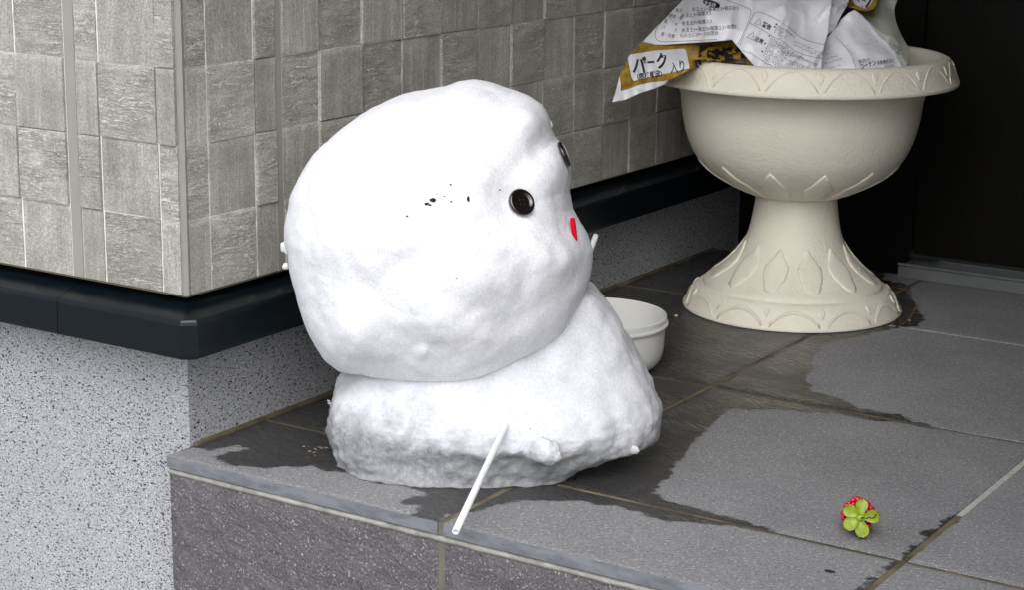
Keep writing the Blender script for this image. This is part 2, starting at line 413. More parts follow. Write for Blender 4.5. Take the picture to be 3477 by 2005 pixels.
for r_ in range(7):
    for i, (a, b) in enumerate(colsA): tile('A', a, b, r_, 'v' if (r_ + parA[i]) % 2 == 0 else 'h', random.randrange(3))
    for i, (a, b) in enumerate(colsB): tile('B', a, b, r_, 'v' if (r_ + i) % 2 == 0 else 'h', random.randrange(3))
# sealant joints and the corner seam
boxobj('sealant_joint', (-.1191 + .0003, -.0012, ZB), (-.1071 - .0003, .003, TOPZ), M['caulk'], house, .0004)
boxobj('sealant_joint', (-.003, .1073 + .0003, ZB), (.0012, .1159 - .0003, TOPZ), M['caulk'], house, .0004)
bm = bmesh.new(); prof = [(-.0030, .004), (-.0030, -.0012), (-.0008, -.0018), (.0018, .0008), (.0012, .0030), (-.004, .003)]
a_ = [bm.verts.new((x, y, ZB)) for x, y in prof]; b_ = [bm.verts.new((x, y, TOPZ)) for x, y in prof]
for i in range(6): bm.faces.new((a_[i], a_[(i + 1) % 6], b_[(i + 1) % 6], b_[i]))
bm.faces.new(a_); bm.faces.new(b_)
frombm('corner_seam', bm, M['seam'], house)
boxobj('siding_starter_edge', (-2.2, -.0006, ZB - .0012), (.0006, .02, ZB - .0003), M['wire2'], house)
bm = bmesh.new(); box(bm, (-.02, .0203, ZB - .0012), (.0006, 1.6, ZB - .0003)); frombm('siding_starter_edge', bm, M['wire2'], house)
# flashing: profile swept along face A, round a chamfered corner, along face B
prof = [(-.015, .1245), (-.004, .1220), (.0150, .1158), (.0172, .1150), (.0184, .1134), (.0190, .111), (.0196, .088), (.0192, .0852), (.0175, .0843), (-.015, .0846)]
def sweep(name, path):                             # path: list of (position fn of outward offset)
    vs, fs = [], []; k = len(prof)
    for f in path:
        for e, z in prof: x, y = f(e); vs.append((x, y, z))
    for s in range(len(path) - 1):
        for i in range(k - 1): fs.append((s * k + i, s * k + i + 1, (s + 1) * k + i + 1, (s + 1) * k + i))
    fs.append(tuple(range(k))); fs.append(tuple(range(len(path) * k - 1, (len(path) - 1) * k - 1, -1)))
    ob = mesh(name, vs, fs, M['trim'], house); bmx = bmesh.new(); bmx.from_mesh(ob.data); bmesh.ops.recalc_face_normals(bmx, faces=bmx.faces); bmx.to_mesh(ob.data); bmx.free()
    return ob
ch = .009
sweep('flashing', [lambda e: (-2.2, .012 - (e + .012)), lambda e: (-.1205, -e)])
sweep('flashing', [lambda e: (-.1198, -e), lambda e: (-.0145, -e)])
sweep('flashing_corner_cap', [lambda e: (-.0142, -e - .0004), lambda e: (min(e, .010), -e - .0004), lambda e: (e + .0004, -min(e, .010)), lambda e: (e + .0004, .0142)])
sweep('flashing', [lambda e: (e, .0145), lambda e: (e, 1.6)])

# porch ------------------------------------------------------------------------
Y = [-.0074, .1093, .4095, .7097, 1.01]
X = [-.0195, .2413, .5413, .8593]
porch = bpy.data.objects.new('porch_floor', None); COL.objects.link(porch); porch['kind'] = 'structure'; porch['label'] = 'dark grey tiled porch floor, partly wet'
G = .0026                                          # half joint
# outline of the wet stain (layout coordinates on the floor), then signed distance
wet_out = [(300, 1150), (470, 1104), (520, 1112), (575, 1100), (612, 1108), (560, 1118), (520, 1128), (545, 1142), (600, 1150), (660, 1158), (690, 1150), (745, 1152), (770, 1150), (800, 1162),
           (865, 1168), (915, 1190), (960, 1198), (1005, 1205), (1040, 1214), (1065, 1222), (1000, 1232), (992, 1242), (1040, 1250), (1010, 1276), (1080, 1284), (1110, 1270), (1165, 1262), (1215, 1248), (1300, 1238), (1400, 1236),
           (1500, 1247), (1560, 1262), (1620, 1280), (1670, 1287), (1730, 1293), (1787, 1297), (1850, 1304), (1905, 1314), (1910, 1306), (1839, 1287), (1763, 1267), (1710, 1252), (1660, 1240), (1607, 1220),
           (1640, 1190), (1655, 1160), (1690, 1120), (1700, 1100), (1735, 1075), (1760, 1040), (1803, 1010), (1895, 1010), (2003, 1019), (2060, 1020), (2112, 1027), (2148, 1038), (2192, 1041), (2262, 1050), (2300, 1060), (2302, 1054),
           (2244, 1038), (2212, 1024), (2124, 1010), (2072, 986), (2003, 966), (1990, 940), (2000, 905), (1996, 880), (2030, 852), (2075, 838), (2130, 830), (2200, 812), (2270, 806), (2280, 780), (2250, 740), (2240, 700), (2180, 690), (2180, 600), (1700, 560), (1400, 640), (700, 940), (470, 1030)]
z7 = lambda x, y: ((2300 + .5528 * x) / K, (1200 + .5528 * y) / K)
wet_b = [z7(*q) for q in [(1130, 1470), (1350, 1300), (1410, 1265), (1500, 1180), (1700, 1030), (1900, 870), (1885, 850), (1800, 930), (1700, 985), (1610, 1065), (1490, 1105), (1520, 1130), (1430, 1200), (1375, 1255), (1190, 1390), (1080, 1470)]]
WPS = [np.array([(floor_pt(u, v).x, floor_pt(u, v).y) for u, v in w_]) for w_ in (wet_out, wet_b)]
def wet_sd(P): return np.maximum(wet_sd1(P, WPS[0]), wet_sd1(P, WPS[1]))
def wet_sd1(P, WP):                                     # P: (n,2), metres -> mm
    A, B = WP, np.roll(WP, -1, 0); d = np.full(len(P), 1e9); ins = np.zeros(len(P), bool)
    for a, b in zip(A, B):
        ab = b - a; t = np.clip(((P - a) @ ab) / (ab @ ab + 1e-12), 0, 1); q = P - a - t[:, None] * ab
        d = np.minimum(d, (q ** 2).sum(1))
        c = (a[1] > P[:, 1]) != (b[1] > P[:, 1])
        if a[1] != b[1]: ins ^= c & (P[:, 0] < (b[0] - a[0]) * (P[:, 1] - a[1]) / (b[1] - a[1]) + a[0])
    d = np.sqrt(d); return np.where(ins, d, -d) * 1000
# damp fringes along joints and small spots
spots = [(2770, 0, 0)]
def floor_tile(x0, x1, y0, y1, nose):
    step = .004; nx = max(2, int((x1 - x0) / step)); ny = max(2, int((y1 - y0) / step)); vs = []; fs = []
    xs = [x0 + .0009] + [x0 + .0009 + (x1 - x0 - .0018) * i / nx for i in range(nx + 1)] + [x1 - .0009]
    for j in range(ny + 1):
        for i in range(nx + 1):
            vs.append((x0 + (x1 - x0) * i / nx, y0 + (y1 - y0) * j / ny, 0.0))
    for v in range(len(vs)):
        i, j = v % (nx + 1), v // (nx + 1)
        if i in (0, nx) or j in (0, ny): vs[v] = (vs[v][0], vs[v][1], -.0006)
    for j in range(ny):
        for i in range(nx): a = j * (nx + 1) + i; fs.append((a, a + 1, a + nx + 2, a + nx + 1))
    n0 = len(vs); rim = [i for i in range(nx + 1)] + [(j + 1) * (nx + 1) - 1 for j in range(1, ny + 1)] + [ny * (nx + 1) + i for i in range(nx - 1, -1, -1)] + [j * (nx + 1) for j in range(ny - 1, 0, -1)]
    for r_ in rim: vs.append((vs[r_][0], vs[r_][1], -.0098))
    ntop = len(fs)
    for k in range(len(rim)):
        k2 = (k + 1) % len(rim); fs.append((rim[k2], rim[k], n0 + k, n0 + k2))
    me = bpy.data.meshes.new('floor_tile'); me.from_pydata(vs, [], fs); me.update()
    me.materials.append(M['floor']); me.materials.append(M['edge'])
    if nose:
        for k in range(ntop, len(fs)): me.polygons[k].material_index = 1
    P = np.array(vs)[:, :2]; sdv = wet_sd(P)
    at_ = me.attributes.new('wet', 'FLOAT', 'POINT'); at_.data.foreach_set('value', sdv.astype(np.float32))
    ob = link('nosing_tile' if nose else 'floor_tile', me, None, porch)
    return ob
for j in range(4):
    for i in range(len(X) - 1):
        x0 = X[i] + (G if i else 0); x1 = X[i + 1] - G; y0 = Y[j] + (G if j else 0); y1 = Y[j + 1] - G
        if j == 3: y1 = .935
        ox = -.0165 if (j == 0 and i == 0) else 0
        floor_tile(x0, x1, y0, y1, j == 0)
# mortar bed, joints, cement bead, risers
boxobj('mortar_bed', (-.0195, Y[0] + .004, -.30), (.8593, 1.0, -.0099), M['grout'], porch)
zj = -.0012
def joint(a, b, mat): boxobj('grout_joint', (a[0], a[1], -.0097), (b[0], b[1], zj), mat, porch)
for j in (1, 2, 3):
    segs = [(X[i] + (G if i else 0), X[i + 1] - G) for i in range(len(X) - 1)]
    for i, (a, b) in enumerate(segs):
        joint((a, Y[j] - G, 0), (b, Y[j] + G, 0), M['pale'] if (j == 3 and i >= 1) else M['grout'])
for i in range(1, len(X) - 1):
    if i == 2:
        joint((X[i] - G, Y[0] + .002, 0), (X[i] + G, .218, 0), M['grout']); joint((X[i] - G, .218, 0), (X[i] + G, .93, 0), M['pale'])
    else: joint((X[i] - G, Y[0] + .002, 0), (X[i] + G, .93, 0), M['grout'])
# wall foot joint, dark and damp
boxobj('grout_joint', (-.0199, .024, -.008), (-.0155, .93, .0022), M['grout'], porch)
# cement bead under the nosing and slate riser tiles
bm = bmesh.new(); yb = Y[0] + .0012
ns = 120; pf = [(yb + .005, -.0108), (yb + .0014, -.0112), (yb - .0004, -.0130), (yb + .0002, -.0156), (yb + .005, -.0158)]
vs, fs = [], []
for s in range(ns + 1):
    x = -.0185 + .8775 * s / ns
    for (y_, z_) in pf: vs.append((x, y_ + .0007 * nz((x, y_ * 50, z_ * 50), 60), z_ + .0005 * nz((x, z_, 3), 80)))
for s in range(ns):
    for i in range(4): fs.append((s * 5 + i, s * 5 + i + 1, s * 5 + 6 + i, s * 5 + 5 + i))
bm.free(); mesh('cement_bead', vs, fs, M['cement'], porch, True)
for i in range(len(X) - 1):
    x0 = -.0185 if i == 0 else X[i] + .0028; x1 = X[i + 1] - .0028
    nx, nz_ = int((x1 - x0) / .004), 40; z0, z1 = -.30, -.0155; vs = []; fs = []
    for j in range(nz_ + 1):
        for k in range(nx + 1):
            x = x0 + (x1 - x0) * k / nx; z = z1 - (z1 - z0) * (j / nz_) ** 1.0
            e = min(k, nx - k, j)
            xr, zr = x * .91 + z * .41, z * .91 - x * .41
            d = .0 if e < 1 else .0011 + .0022 * fbm((xr * 24, 0, zr * 95), 1, 4, i) + .0012 * nz((xr * 60, 3, zr * 200), 1)
            vs.append((x, Y[0] + .0022 - d, z))
    for j in range(nz_):
        for k in range(nx): a = j * (nx + 1) + k; fs.append((a, a + nx + 1, a + nx + 2, a + 1))
    mesh('riser_tile', vs, fs, M['riser'], porch, True)
    if i: boxobj('grout_joint', (X[i] - .0027, Y[0] + .0022, -.30), (X[i] + .0027, Y[0] + .006, -.0160), M['joint'], porch)
boxobj('grout_joint', (X[1] - .0024, Y[0] + .0012, -.0100), (X[1] + .0024, Y[0] + .0018, -.0016), M['joint'], porch)

# entrance door -----------------------------------------------------------------
door = empty('entrance_door', (.8, .955, 0), 'dark brown-black entrance door behind the cream urn planter', 'door')
def dpart(name, a, b, mat, bevel=.0008): return keep(boxobj(name, a, b, mat, None, bevel), door)
sx = .2165
dpart('threshold', (sx, .9155, .0005), (.859, .975, .0135), M['metal'])
dpart('threshold_lip', (sx - .002, .9185, .0138), (.859, .9215, .0165), M['metal'])
dpart('jamb', (.0, .955, -.005), (.215, 1.06, 1.075), M['door'])
dpart('door_panel', (.2175, .957, .020), (.352, .995, 1.07), M['door'])
dpart('door_panel', (.356, .961, .020), (.836, .995, 1.07), M['door'])
dpart('jamb', (.84, .945, .0190), (.859, 1.06, 1.075), M['door'])
dpart('weather_strip', (.218, .945, .0190), (.836, .9562, .0225), M['wire'])
dpart('head_rail', (.0, .95, 1.077), (.859, 1.06, 1.097), M['door'])
roof = boxobj('added_shade_roof', (.002, -.20, 1.10), (1.4, 1.3, 1.22), M['roof']); roof['kind'] = 'structure'  # unseen slab added overhead, set low to darken the porch depth
side = boxobj('added_shade_wall', (.86, -.22, -.318), (1.0, 1.2, 1.095), M['side']); tag(side, 'dark wall added out of view on the right to darken the porch recess', 'wall')  # added out of view, dark, to keep light from the right off the recess

# ------------------------------------------------------------------ urn planter
PX, PY = .176, .724
urn = empty('urn_planter', (PX, PY, 0), 'cream plastic urn planter on a flared pedestal by the door', 'planter')
def lathe(name, prof, mat, parent, n=128, loc=(0, 0, 0)):
    vs, fs = [], []; k = len(prof)
    for s in range(n):
        t = 2 * math.pi * s / n; c_, s_ = math.cos(t), math.sin(t)
        for r_, z in prof: vs.append((r_ * c_ + loc[0], r_ * s_ + loc[1], z + loc[2]))
    for s in range(n):
        s2 = (s + 1) % n
        for i in range(k - 1): fs.append((s * k + i, s2 * k + i, s2 * k + i + 1, s * k + i + 1))
    return mesh(name, vs, fs, mat, parent, True)
def smooth_prof(pts, sub=5):
    out = []
    for i in range(len(pts) - 1):
        p0, p1, p2, p3 = pts[max(i - 1, 0)], pts[i], pts[i + 1], pts[min(i + 2, len(pts) - 1)]
        for s in range(sub):
            t = s / sub
            out.append(tuple(.5 * (2 * p1[k] + (p2[k] - p0[k]) * t + (2 * p0[k] - 5 * p1[k] + 4 * p2[k] - p3[k]) * t * t + (3 * p1[k] - p0[k] - 3 * p2[k] + p3[k]) * t ** 3) for k in (0, 1)))
    return out + [pts[-1]]
ped = smooth_prof([(.1128, .0006), (.1128, .0024), (.1106, .0060), (.1072, .0125), (.1030, .0190), (.0985, .0232), (.0955, .0243), (.0930, .0252), (.0922, .0272), (.0915, .0290), (.0880, .0318), (.0800, .0372), (.0690, .0470), (.0590, .0580), (.0525, .0680), (.0476, .0800), (.0445, .0950), (.0423, .1100), (.0412, .1200)], 4)
bowl = smooth_prof([(.020, .1185), (.042, .1192), (.0470, .1206), (.0600, .1264), (.0770, .1350), (.0925, .1452), (.1050, .1588), (.1125, .1735), (.1170, .1880), (.1200, .2030), (.1222, .2230), (.1230, .2330), (.1232, .2385)], 4)
rimp = smooth_prof([(.1232, .2386), (.1300, .2392), (.1480, .2378), (.1542, .2372), (.1556, .2384), (.1558, .2408), (.1545, .2428), (.1520, .2475), (.1490, .2560), (.1455, .2622), (.1420, .2645), (.1380, .2648), (.1345, .2630), (.1322, .2590), (.1300, .2500), (.1180, .2050), (.1100, .1800), (.060, .1340), (.02, .1250)], 4)
pede = lathe('pedestal', ped, M['pot'], urn); bow = lathe('bowl', bowl, M['pot'], urn); rim = lathe('rim', rimp, M['pot'], urn)
def prof_fn(prof):
    P = np.array(prof); s = np.concatenate([[0], np.cumsum(np.linalg.norm(np.diff(P, axis=0), axis=1))])
    def f(phi, z, off=0):                          # by height (profiles are monotone in z over the used range)
        i = int(np.argmin(np.abs(P[:, 1] - z)))
        i = min(max(i, 1), len(P) - 2)
        r_ = float(np.interp(z, P[:, 1], P[:, 0])) if P[0, 1] < P[-1, 1] else float(np.interp(z, P[::-1, 1], P[::-1, 0]))
        t = P[i + 1] - P[i - 1]; t = t / (np.linalg.norm(t) + 1e-9); nrm = (t[1], -t[0])
        if nrm[0] < 0: nrm = (-nrm[0], -nrm[1])
        r2, z2 = r_ + nrm[0] * off, z + nrm[1] * off
        return Vector((r2 * math.cos(phi), r2 * math.sin(phi), z2))
    return f, P
camphi = math.atan2(CAM.y - PY, CAM.x - PX)
def relief(name, pts, fn, mat, parent, h=.0012, w=2):
    """raised closed shape on a turned surface: pts are (angle offset, height)"""
    c = (sum(p[0] for p in pts) / len(pts), sum(p[1] for p in pts) / len(pts)); vs = []; fs = []; k = len(pts)
    for s, o_ in ((1.0, -.0006), (1.0, h * .55), (.86, h), (.55, h * .98), (.25, h * .98)):
        for a, z in pts: vs.append(fn(c[0] + (a - c[0]) * s, c[1] + (z - c[1]) * s, o_))
    vs.append(fn(c[0], c[1], h * .98))
    for r_ in range(4):
        for i in range(k): i2 = (i + 1) % k; fs.append((r_ * k + i, r_ * k + i2, (r_ + 1) * k + i2, (r_ + 1) * k + i))
    for i in range(k): fs.append((4 * k + i, 4 * k + (i + 1) % k, 5 * k))
    return mesh(name, vs, fs, mat, parent, True)
pf_, PP = prof_fn(ped); bf_, BP = prof_fn(bowl)
rimout = [q for q in rimp if q[0] > .1225 and q[1] > .2400 and q[0] > .139]; rimout.sort(key=lambda q: q[1]); rf_, RP = prof_fn(rimout)
def leaf_outline(w, z0, z1, r_at, notch=True):
    half = [(0.0, .10), (.05, .42), (.14, .62), (.22, .66), (.235, .78), (.34, .92), (.48, 1.0), (.60, .97), (.615, .83), (.72, .70), (.735, .58), (.86, .34), (.95, .14), (1.0, .0)]
    out = []
    for s, wd_ in half: z = z0 + (z1 - z0) * s; out.append((wd_ * w / r_at(z), z))
    for s, wd_ in reversed(half[1:-1]): z = z0 + (z1 - z0) * s; out.append((-wd_ * w / r_at(z), z))
    return out
rp = lambda z: float(np.interp(z, PP[:, 1], PP[:, 0])); rb = lambda z: float(np.interp(z, BP[:, 1], BP[:, 0]))
for k in range(12):
    ph = camphi + R(-15 + 30 * k)
    lo = [(a + ph, z) for a, z in leaf_outline(.0122, .0320, .0715, lambda z: rp(z) * .5 + .030)]
    relief('leaf_relief', lo, pf_, M['pot'], urn, .0015)
    bo = [(ph + a, z) for a, z in [(-.150, .1212), (-.185, .1300), (-.170, .1325), (-.185, .1385), (-.130, .1420), (-.065, .1500), (0, .1575), (.065, .1500), (.130, .1420), (.185, .1385), (.170, .1325), (.185, .1300), (.150, .1212)]]
    relief('leaf_relief', bo, bf_, M['pot'], urn, .0014)
    pa = camphi + R(-13 + 30 * k)                  # arches and drops on the foot ring
    for dz, rad in ((0, .0011), (.0022, .0007)):
        tube('arch_relief', [pf_(pa + R(2 + 26 * t / 14), .0045 + dz + (.0130) * math.sin(math.pi * t / 14) ** .75, .0001) for t in range(15)], rad, M['pot'], urn, 6)
    dr = [(pa + a, z) for a, z in [(0, .0120), (.022, .0165), (.026, .0195), (.0, .0215), (-.026, .0195), (-.022, .0165)]]
    relief('drop_relief', dr, pf_, M['pot'], urn, .0014)
for k in range(18):
    pa = camphi + R(-13.5 + 20.3 * (k if k < 9 else k - 18)) if k != 9 else camphi + R(180)
    for dz, rad in ((0, .0009),):
        tube('arch_relief', [rf_(pa + R(1 + 18.3 * t / 12), .2435 + dz + .0185 * math.sin(math.pi * t / 12) ** .8, .0000) for t in range(13)], rad, M['pot'], urn, 6)
    dr = [(pa + a, z) for a, z in [(0, .2500), (.017, .2550), (.020, .2585), (0, .2612), (-.020, .2585), (-.017, .2550)]]
    relief('drop_relief', dr, rf_, M['pot'], urn, .0010)
# stacked saucer of soil inside, out of sight but real
lathe('potting_soil', [(.0, .200), (.06, .201), (.117, .199)], M['soil'], urn)

# ------------------------------------------------------------------ plastic bags in the planter
def rbf(ctrl):
    C = np.array(ctrl, float); P = C[:, :2] / 100; n = len(P)
    d = np.linalg.norm(P[:, None] - P[None], axis=2); Kk = np.where(d > 0, d ** 2 * np.log(d + 1e-12), 0) + np.eye(n) * 1e-3
    A = np.zeros((n + 3, n + 3)); A[:n, :n] = Kk; A[:n, n] = 1; A[:n, n + 1:] = P; A[n, :n] = 1; A[n + 1:, :n] = P.T
    w = np.linalg.solve(A, np.concatenate([C[:, 2], [0, 0, 0]]))
    def f(u, v):
        q = np.array([u, v]) / 100; dd = np.linalg.norm(P - q, axis=1)
        return float(np.sum(w[:n] * np.where(dd > 0, dd ** 2 * np.log(dd + 1e-12), 0)) + w[n] + w[n + 1:] @ q)
    return f
class Sheet:
    """a creased piece of film: its outline, and how far each point of it lies"""
    def __init__(s, ctrl, wr=.0016, ws=.035, ang=.6, seed=1):
        s.f = rbf(ctrl); s.wr, s.ws, s.ang, s.seed = wr, ws, ang, seed
    def depth0(s, u, v):
        a = u * math.cos(s.ang) + v * math.sin(s.ang); b = -u * math.sin(s.ang) + v * math.cos(s.ang)
        w = noise.noise(Vector((a * s.ws, b * s.ws * .35, s.seed * 9.1))); r_ = 1 - abs(noise.noise(Vector((a * s.ws * .9, b * s.ws * .5, s.seed * 4.4 + 3))))
        return s.f(u, v) + s.wr * (w * 1.2 + (r_ ** 3) * -1.4)
    tree = None
    rimtree = None
    def depth(s, u, v):
        z = s.depth0(u, v)
        if s.rimtree:
            r_ = s.rimtree.ray_cast(CAM, ray(u, v).normalized())
            if r_[0] is not None:
                zr = (r_[0] - CAM).dot(FW); k = min(1, max(0, (u - 1708) / 12))
                z = (1 - k) * min(z, zr - .003) + k * (max(z, zr + .006) if zr < 1.85 else z)
        return z
    def pt(s, u, v, off=0):
        if off and s.tree:
            d = ray(u, v); r_ = s.tree.ray_cast(CAM, d.normalized())
            if r_[0] is not None: return at(u, v, (r_[0] - CAM).dot(FW) - off)
        return at(u, v, s.depth(u, v) - off)
def resample(poly, st):
    out = []
    for i in range(len(poly)):
        a, b = Vector(poly[i]), Vector(poly[(i + 1) % len(poly)]); n = max(1, int((b - a).length / st))
        out += [a + (b - a) * k / n for k in range(n)]
    return out
def inside(p, poly):
    c = False
    for i in range(len(poly)):
        a, b = poly[i], poly[i - 1]
        if (a[1] > p[1]) != (b[1] > p[1]) and p[0] < (b[0] - a[0]) * (p[1] - a[1]) / (b[1] - a[1]) + a[0]: c = not c
    return c
def film(name, sheet, poly, mat, parent, off=0, st=4.0, puff=.012, back=True):
    bd = resample(poly, st); pts = list(bd); us = [p[0] for p in bd]; vs_ = [p[1] for p in bd]
    u = min(us) + st * .5
    while u < max(us):
        v = min(vs_) + st * .5
        while v < max(vs_):
            q = Vector((u + random.uniform(-.2, .2) * st, v + random.uniform(-.2, .2) * st))
            if inside(q, poly) and min((q - b).length for b in bd) > st * .55: pts.append(q)
            v += st
        u += st
    nb = len(bd)
    r = delaunay_2d_cdt(pts, [(i, (i + 1) % nb) for i in range(nb)], [list(range(nb))], 1, 1e-4)
    V, Fc = r[0], r[2]
    front = [sheet.pt(q.x, q.y, off) for q in V]; fs = [tuple(f) for f in Fc]; vs2 = list(front)
    if back:
        n = len(V); edges = {}
        for f in Fc:
            for i in range(len(f)): a, b = f[i], f[(i + 1) % len(f)]; edges[(a, b)] = 1
        bnd = [(a, b) for (a, b) in edges if (b, a) not in edges]
        for q, p in zip(V, front):
            e = min((q - b).length for b in bd); d = (p - CAM).normalized()
            vs2.append(p + d * (.0006 + puff * min(1, e / 25) ** .6))
        fs += [tuple(reversed([i + n for i in f])) for f in Fc] + [(b, a, a + n, b + n) for a, b in bnd]
    if back: sheet.tree = BVHTree.FromPolygons(vs2, fs)
    return keep(mesh(name, vs2, fs, mat, None, True), parent)
def ribbon(name, sheet, pts, w, mat, parent, off=.0006):
    pts = [Vector(p) for p in pts]; vs = []; fs = []
    for i, p in enumerate(pts):
        d = (pts[min(i + 1, len(pts) - 1)] - pts[max(i - 1, 0)]); d = Vector((-d.y, d.x)).normalized() * w * .5
        vs += [sheet.pt(*(p + d), off), sheet.pt(*(p - d), off)]
    for i in range(len(pts) - 1): fs.append((2 * i, 2 * i + 1, 2 * i + 3, 2 * i + 2))
    return keep(mesh(name, vs, fs, mat), parent)
def curve(pts, n=10):
    return [p for p in smooth_prof([tuple(q) for q in pts], n)]
def text(sheet, s, u, v, size, ang, mat, parent, bold=0, sx=1.0, off=.0007, shear=0):
    cu = bpy.data.curves.new('printed_text', 'FONT'); cu.body = s; cu.size = 1; cu.offset = bold; cu.resolution_u = 3
    to = bpy.data.objects.new('printed_text', cu); COL.objects.link(to)
    dg = bpy.context.evaluated_depsgraph_get(); me = bpy.data.meshes.new_from_object(to.evaluated_get(dg))
    bpy.data.objects.remove(to); bpy.data.curves.remove(cu)
    ca, sa = math.cos(R(ang)), math.sin(R(ang))
    for vv in me.vertices:
        x, y = vv.co.x * size * sx, vv.co.y * size; x += shear * y
        vv.co = sheet.pt(u + x * ca - y * sa * -1 * -1 + 0, v + x * sa - y * ca, off) if False else sheet.pt(u + x * ca + y * sa, v + x * sa - y * ca, off)
    me.name = 'printed_text'; me.materials.append(mat)
    o_ = bpy.data.objects.new('printed_text', me); COL.objects.link(o_); return keep(o_, parent)
def z1(x, y): return (1488.7 + .17952 * x, .17952 * y)
def z2(x, y): return (1851.9 + .17257 * x, .17257 * y)

bag = empty('soil_bag', (PX, PY, .20), 'crumpled white and gold potting soil bag drooping over the urn rim', 'bag')
white = Sheet([(1684, 0, 1.925), (1584, 102, 1.875), (1640, 60, 1.868), (1614, 110, 1.855), (1668, 108, 1.842), (1722, 104, 1.830), (1800, 96, 1.815), (1740, 32, 1.826), (1783, 72, 1.816),
               (1700, 60, 1.850), (1660, -60, 1.98), (1760, -60, 1.90), (1860, -60, 1.895), (1820, 40, 1.826), (1860, 160, 1.806), (1850, 110, 1.812), (1950, 172, 1.797), (1950, 90, 1.812), (1940, 0, 1.835), (1990, 20, 1.842), (1985, 60, 1.832),
               (2030, 110, 1.812), (2024, 172, 1.802), (2045, 40, 1.828), (2052, 0, 1.840), (2000, -60, 1.905), (2060, -60, 1.90), (1950, 210, 1.80), (1860, 200, 1.805)], .0030, .030, .5, 1)
flap = Sheet([(1584, 102, 1.877), (1614, 110, 1.858), (1668, 108, 1.850), (1722, 104, 1.850), (1804, 98, 1.850), (1862, 162, 1.822), (1765, 152, 1.815), (1722, 159, 1.800), (1700, 172, 1.795), (1668, 188, 1.800), (1650, 197, 1.807),
              (1641, 206, 1.815), (1578, 230, 1.842), (1542, 246, 1.852), (1509, 252, 1.862), (1528, 183, 1.868), (1555, 133, 1.874), (1600, 160, 1.835), (1650, 150, 1.820), (1700, 135, 1.815), (1780, 125, 1.838), (1860, 200, 1.84)], .0022, .045, .1, 2)
flap.rimtree = BVHTree.FromPolygons([v.co + Vector((PX, PY, 0)) for v in rim.data.vertices], [list(p.vertices) for p in rim.data.polygons])
P_white = [z1(1085, -330), z1(1085, 0), z1(800, 285), z1(530, 570), z1(620, 592), z1(700, 610), z1(850, 612), z1(1000, 600), z1(1300, 583), z1(1600, 562), z1(1760, 545), z1(1840, 640), z1(1950, 770), z1(2060, 895), z1(2150, 1060),
           (1950, 205), (2026, 200), (2024.5, 170), (2029, 140), (2033, 110), (2041.7, 83), (2045, 43), (2052, 0), (2060, -60)]
film('film', white, P_white, M['film'], bag, st=4.2, puff=.02)
P_gold = [z1(530, 560), z1(620, 585), z1(1000, 590), z1(1300, 570), z1(1760, 530), z1(1850, 640), z1(2090, 900), (1870, 185), (1770, 172), (1736, 160), (1722, 159.5), (1700.5, 172.5), (1668, 188.5), (1650, 197),
          z1(850, 1150), z1(770, 1190), z1(700, 1215), z1(600, 1240), z1(500, 1280), z1(400, 1330), z1(300, 1370), z1(200, 1388), z1(115, 1405), z1(170, 1220), z1(220, 1020), z1(290, 870), z1(370, 740)]
fl = film('flap', flap, P_gold, M['gold'], bag, st=4.0, puff=.006)
def over(name, sheet, poly, mat, off=.0005): return film(name, sheet, poly, mat, bag, off, st=4.0, back=False)
over('hem', flap, [z1(118, 1402), z1(172, 1225), z1(216, 1045), z1(232, 1140), z1(234, 1250), z1(330, 1222), z1(480, 1165), z1(640, 1128), z1(800, 1110), z1(892, 1094), z1(848, 1146), z1(700, 1210), z1(500, 1275), z1(300, 1365), z1(200, 1383)], M['label'], .0005)
over('white_panel', flap, [z1(330, 795), z1(345, 762), z1(380, 742), z1(700, 692), z1(1090, 664), z1(1120, 672), z1(1135, 700), z1(1160, 820), z1(1180, 935), z1(900, 1000), z1(600, 1060), z1(430, 1105), z1(405, 1108), z1(380, 1060), z1(355, 930)], M['label'], .0006)
F1 = 1 / .17952
text(flap, 'バ', *z1(395, 985), 46, 2, M['ink'], bag, .035, .72, .0011)
text(flap, 'ー', *z1(545, 925), 32, -4, M['ink'], bag, .03, .95, .0011)
text(flap, 'ク', *z1(720, 925), 42, -4, M['ink'], bag, .035, .72, .0011)
text(flap, '入', *z1(915, 990), 30, -3, M['ink'], bag, .012, .66, .0011)
text(flap, 'り', *z1(1025, 970), 32, -5, M['ink'], bag, .012, .62, .0011)
text(flap, '(腐植樹皮)', *z1(462, 1088), 17.0, -9.5, M['ink'], bag, .02, .80, .0011)
text(flap, '腐葉', *z1(1270, 885), 58, 5, M['ink'], bag, .06, 1.05, .0010)
# upper white face: the mixing table
rows = [((985, 160), '草花', (1210, 150), '赤玉土5+腐葉土3+軽石砂2', -2), ((895, 230), '野菜・畑', (1065, 238), '赤玉土3+腐葉土3', -6), ((830, 310), '庭', (1070, 345), '赤玉土7+腐葉土3', -5),
        ((800, 392), 'バ', (1070, 440), '赤玉土3+黒土3+腐葉土2+堆肥2', -4.5), ((785, 478), '庭・花壇', (1045, 512), '元の土に20〜30%混合', -4.5)]
for (a, sa, b, sb, an) in rows:
    text(white, sa, *z1(*a), 10.5, 12 if len(sa) > 2 else 3, M['grey'], bag, 0, .8); text(white, sb, *z1(*b), 11.5, an, M['grey'], bag, 0, .86)
text(white, '木', *z1(970, 350), 10, 3, M['grey'], bag, 0, .8); text(white, 'ラ', *z1(965, 428), 10, 3, M['grey'], bag, 0, .8)
ribbon('printed_line', white, [z1(*q) for q in curve([(900, 190), (790, 300), (720, 400), (705, 480), (730, 540), (820, 570), (1000, 565), (1300, 552), (1560, 535)], 6)], .9, M['grey'], bag)
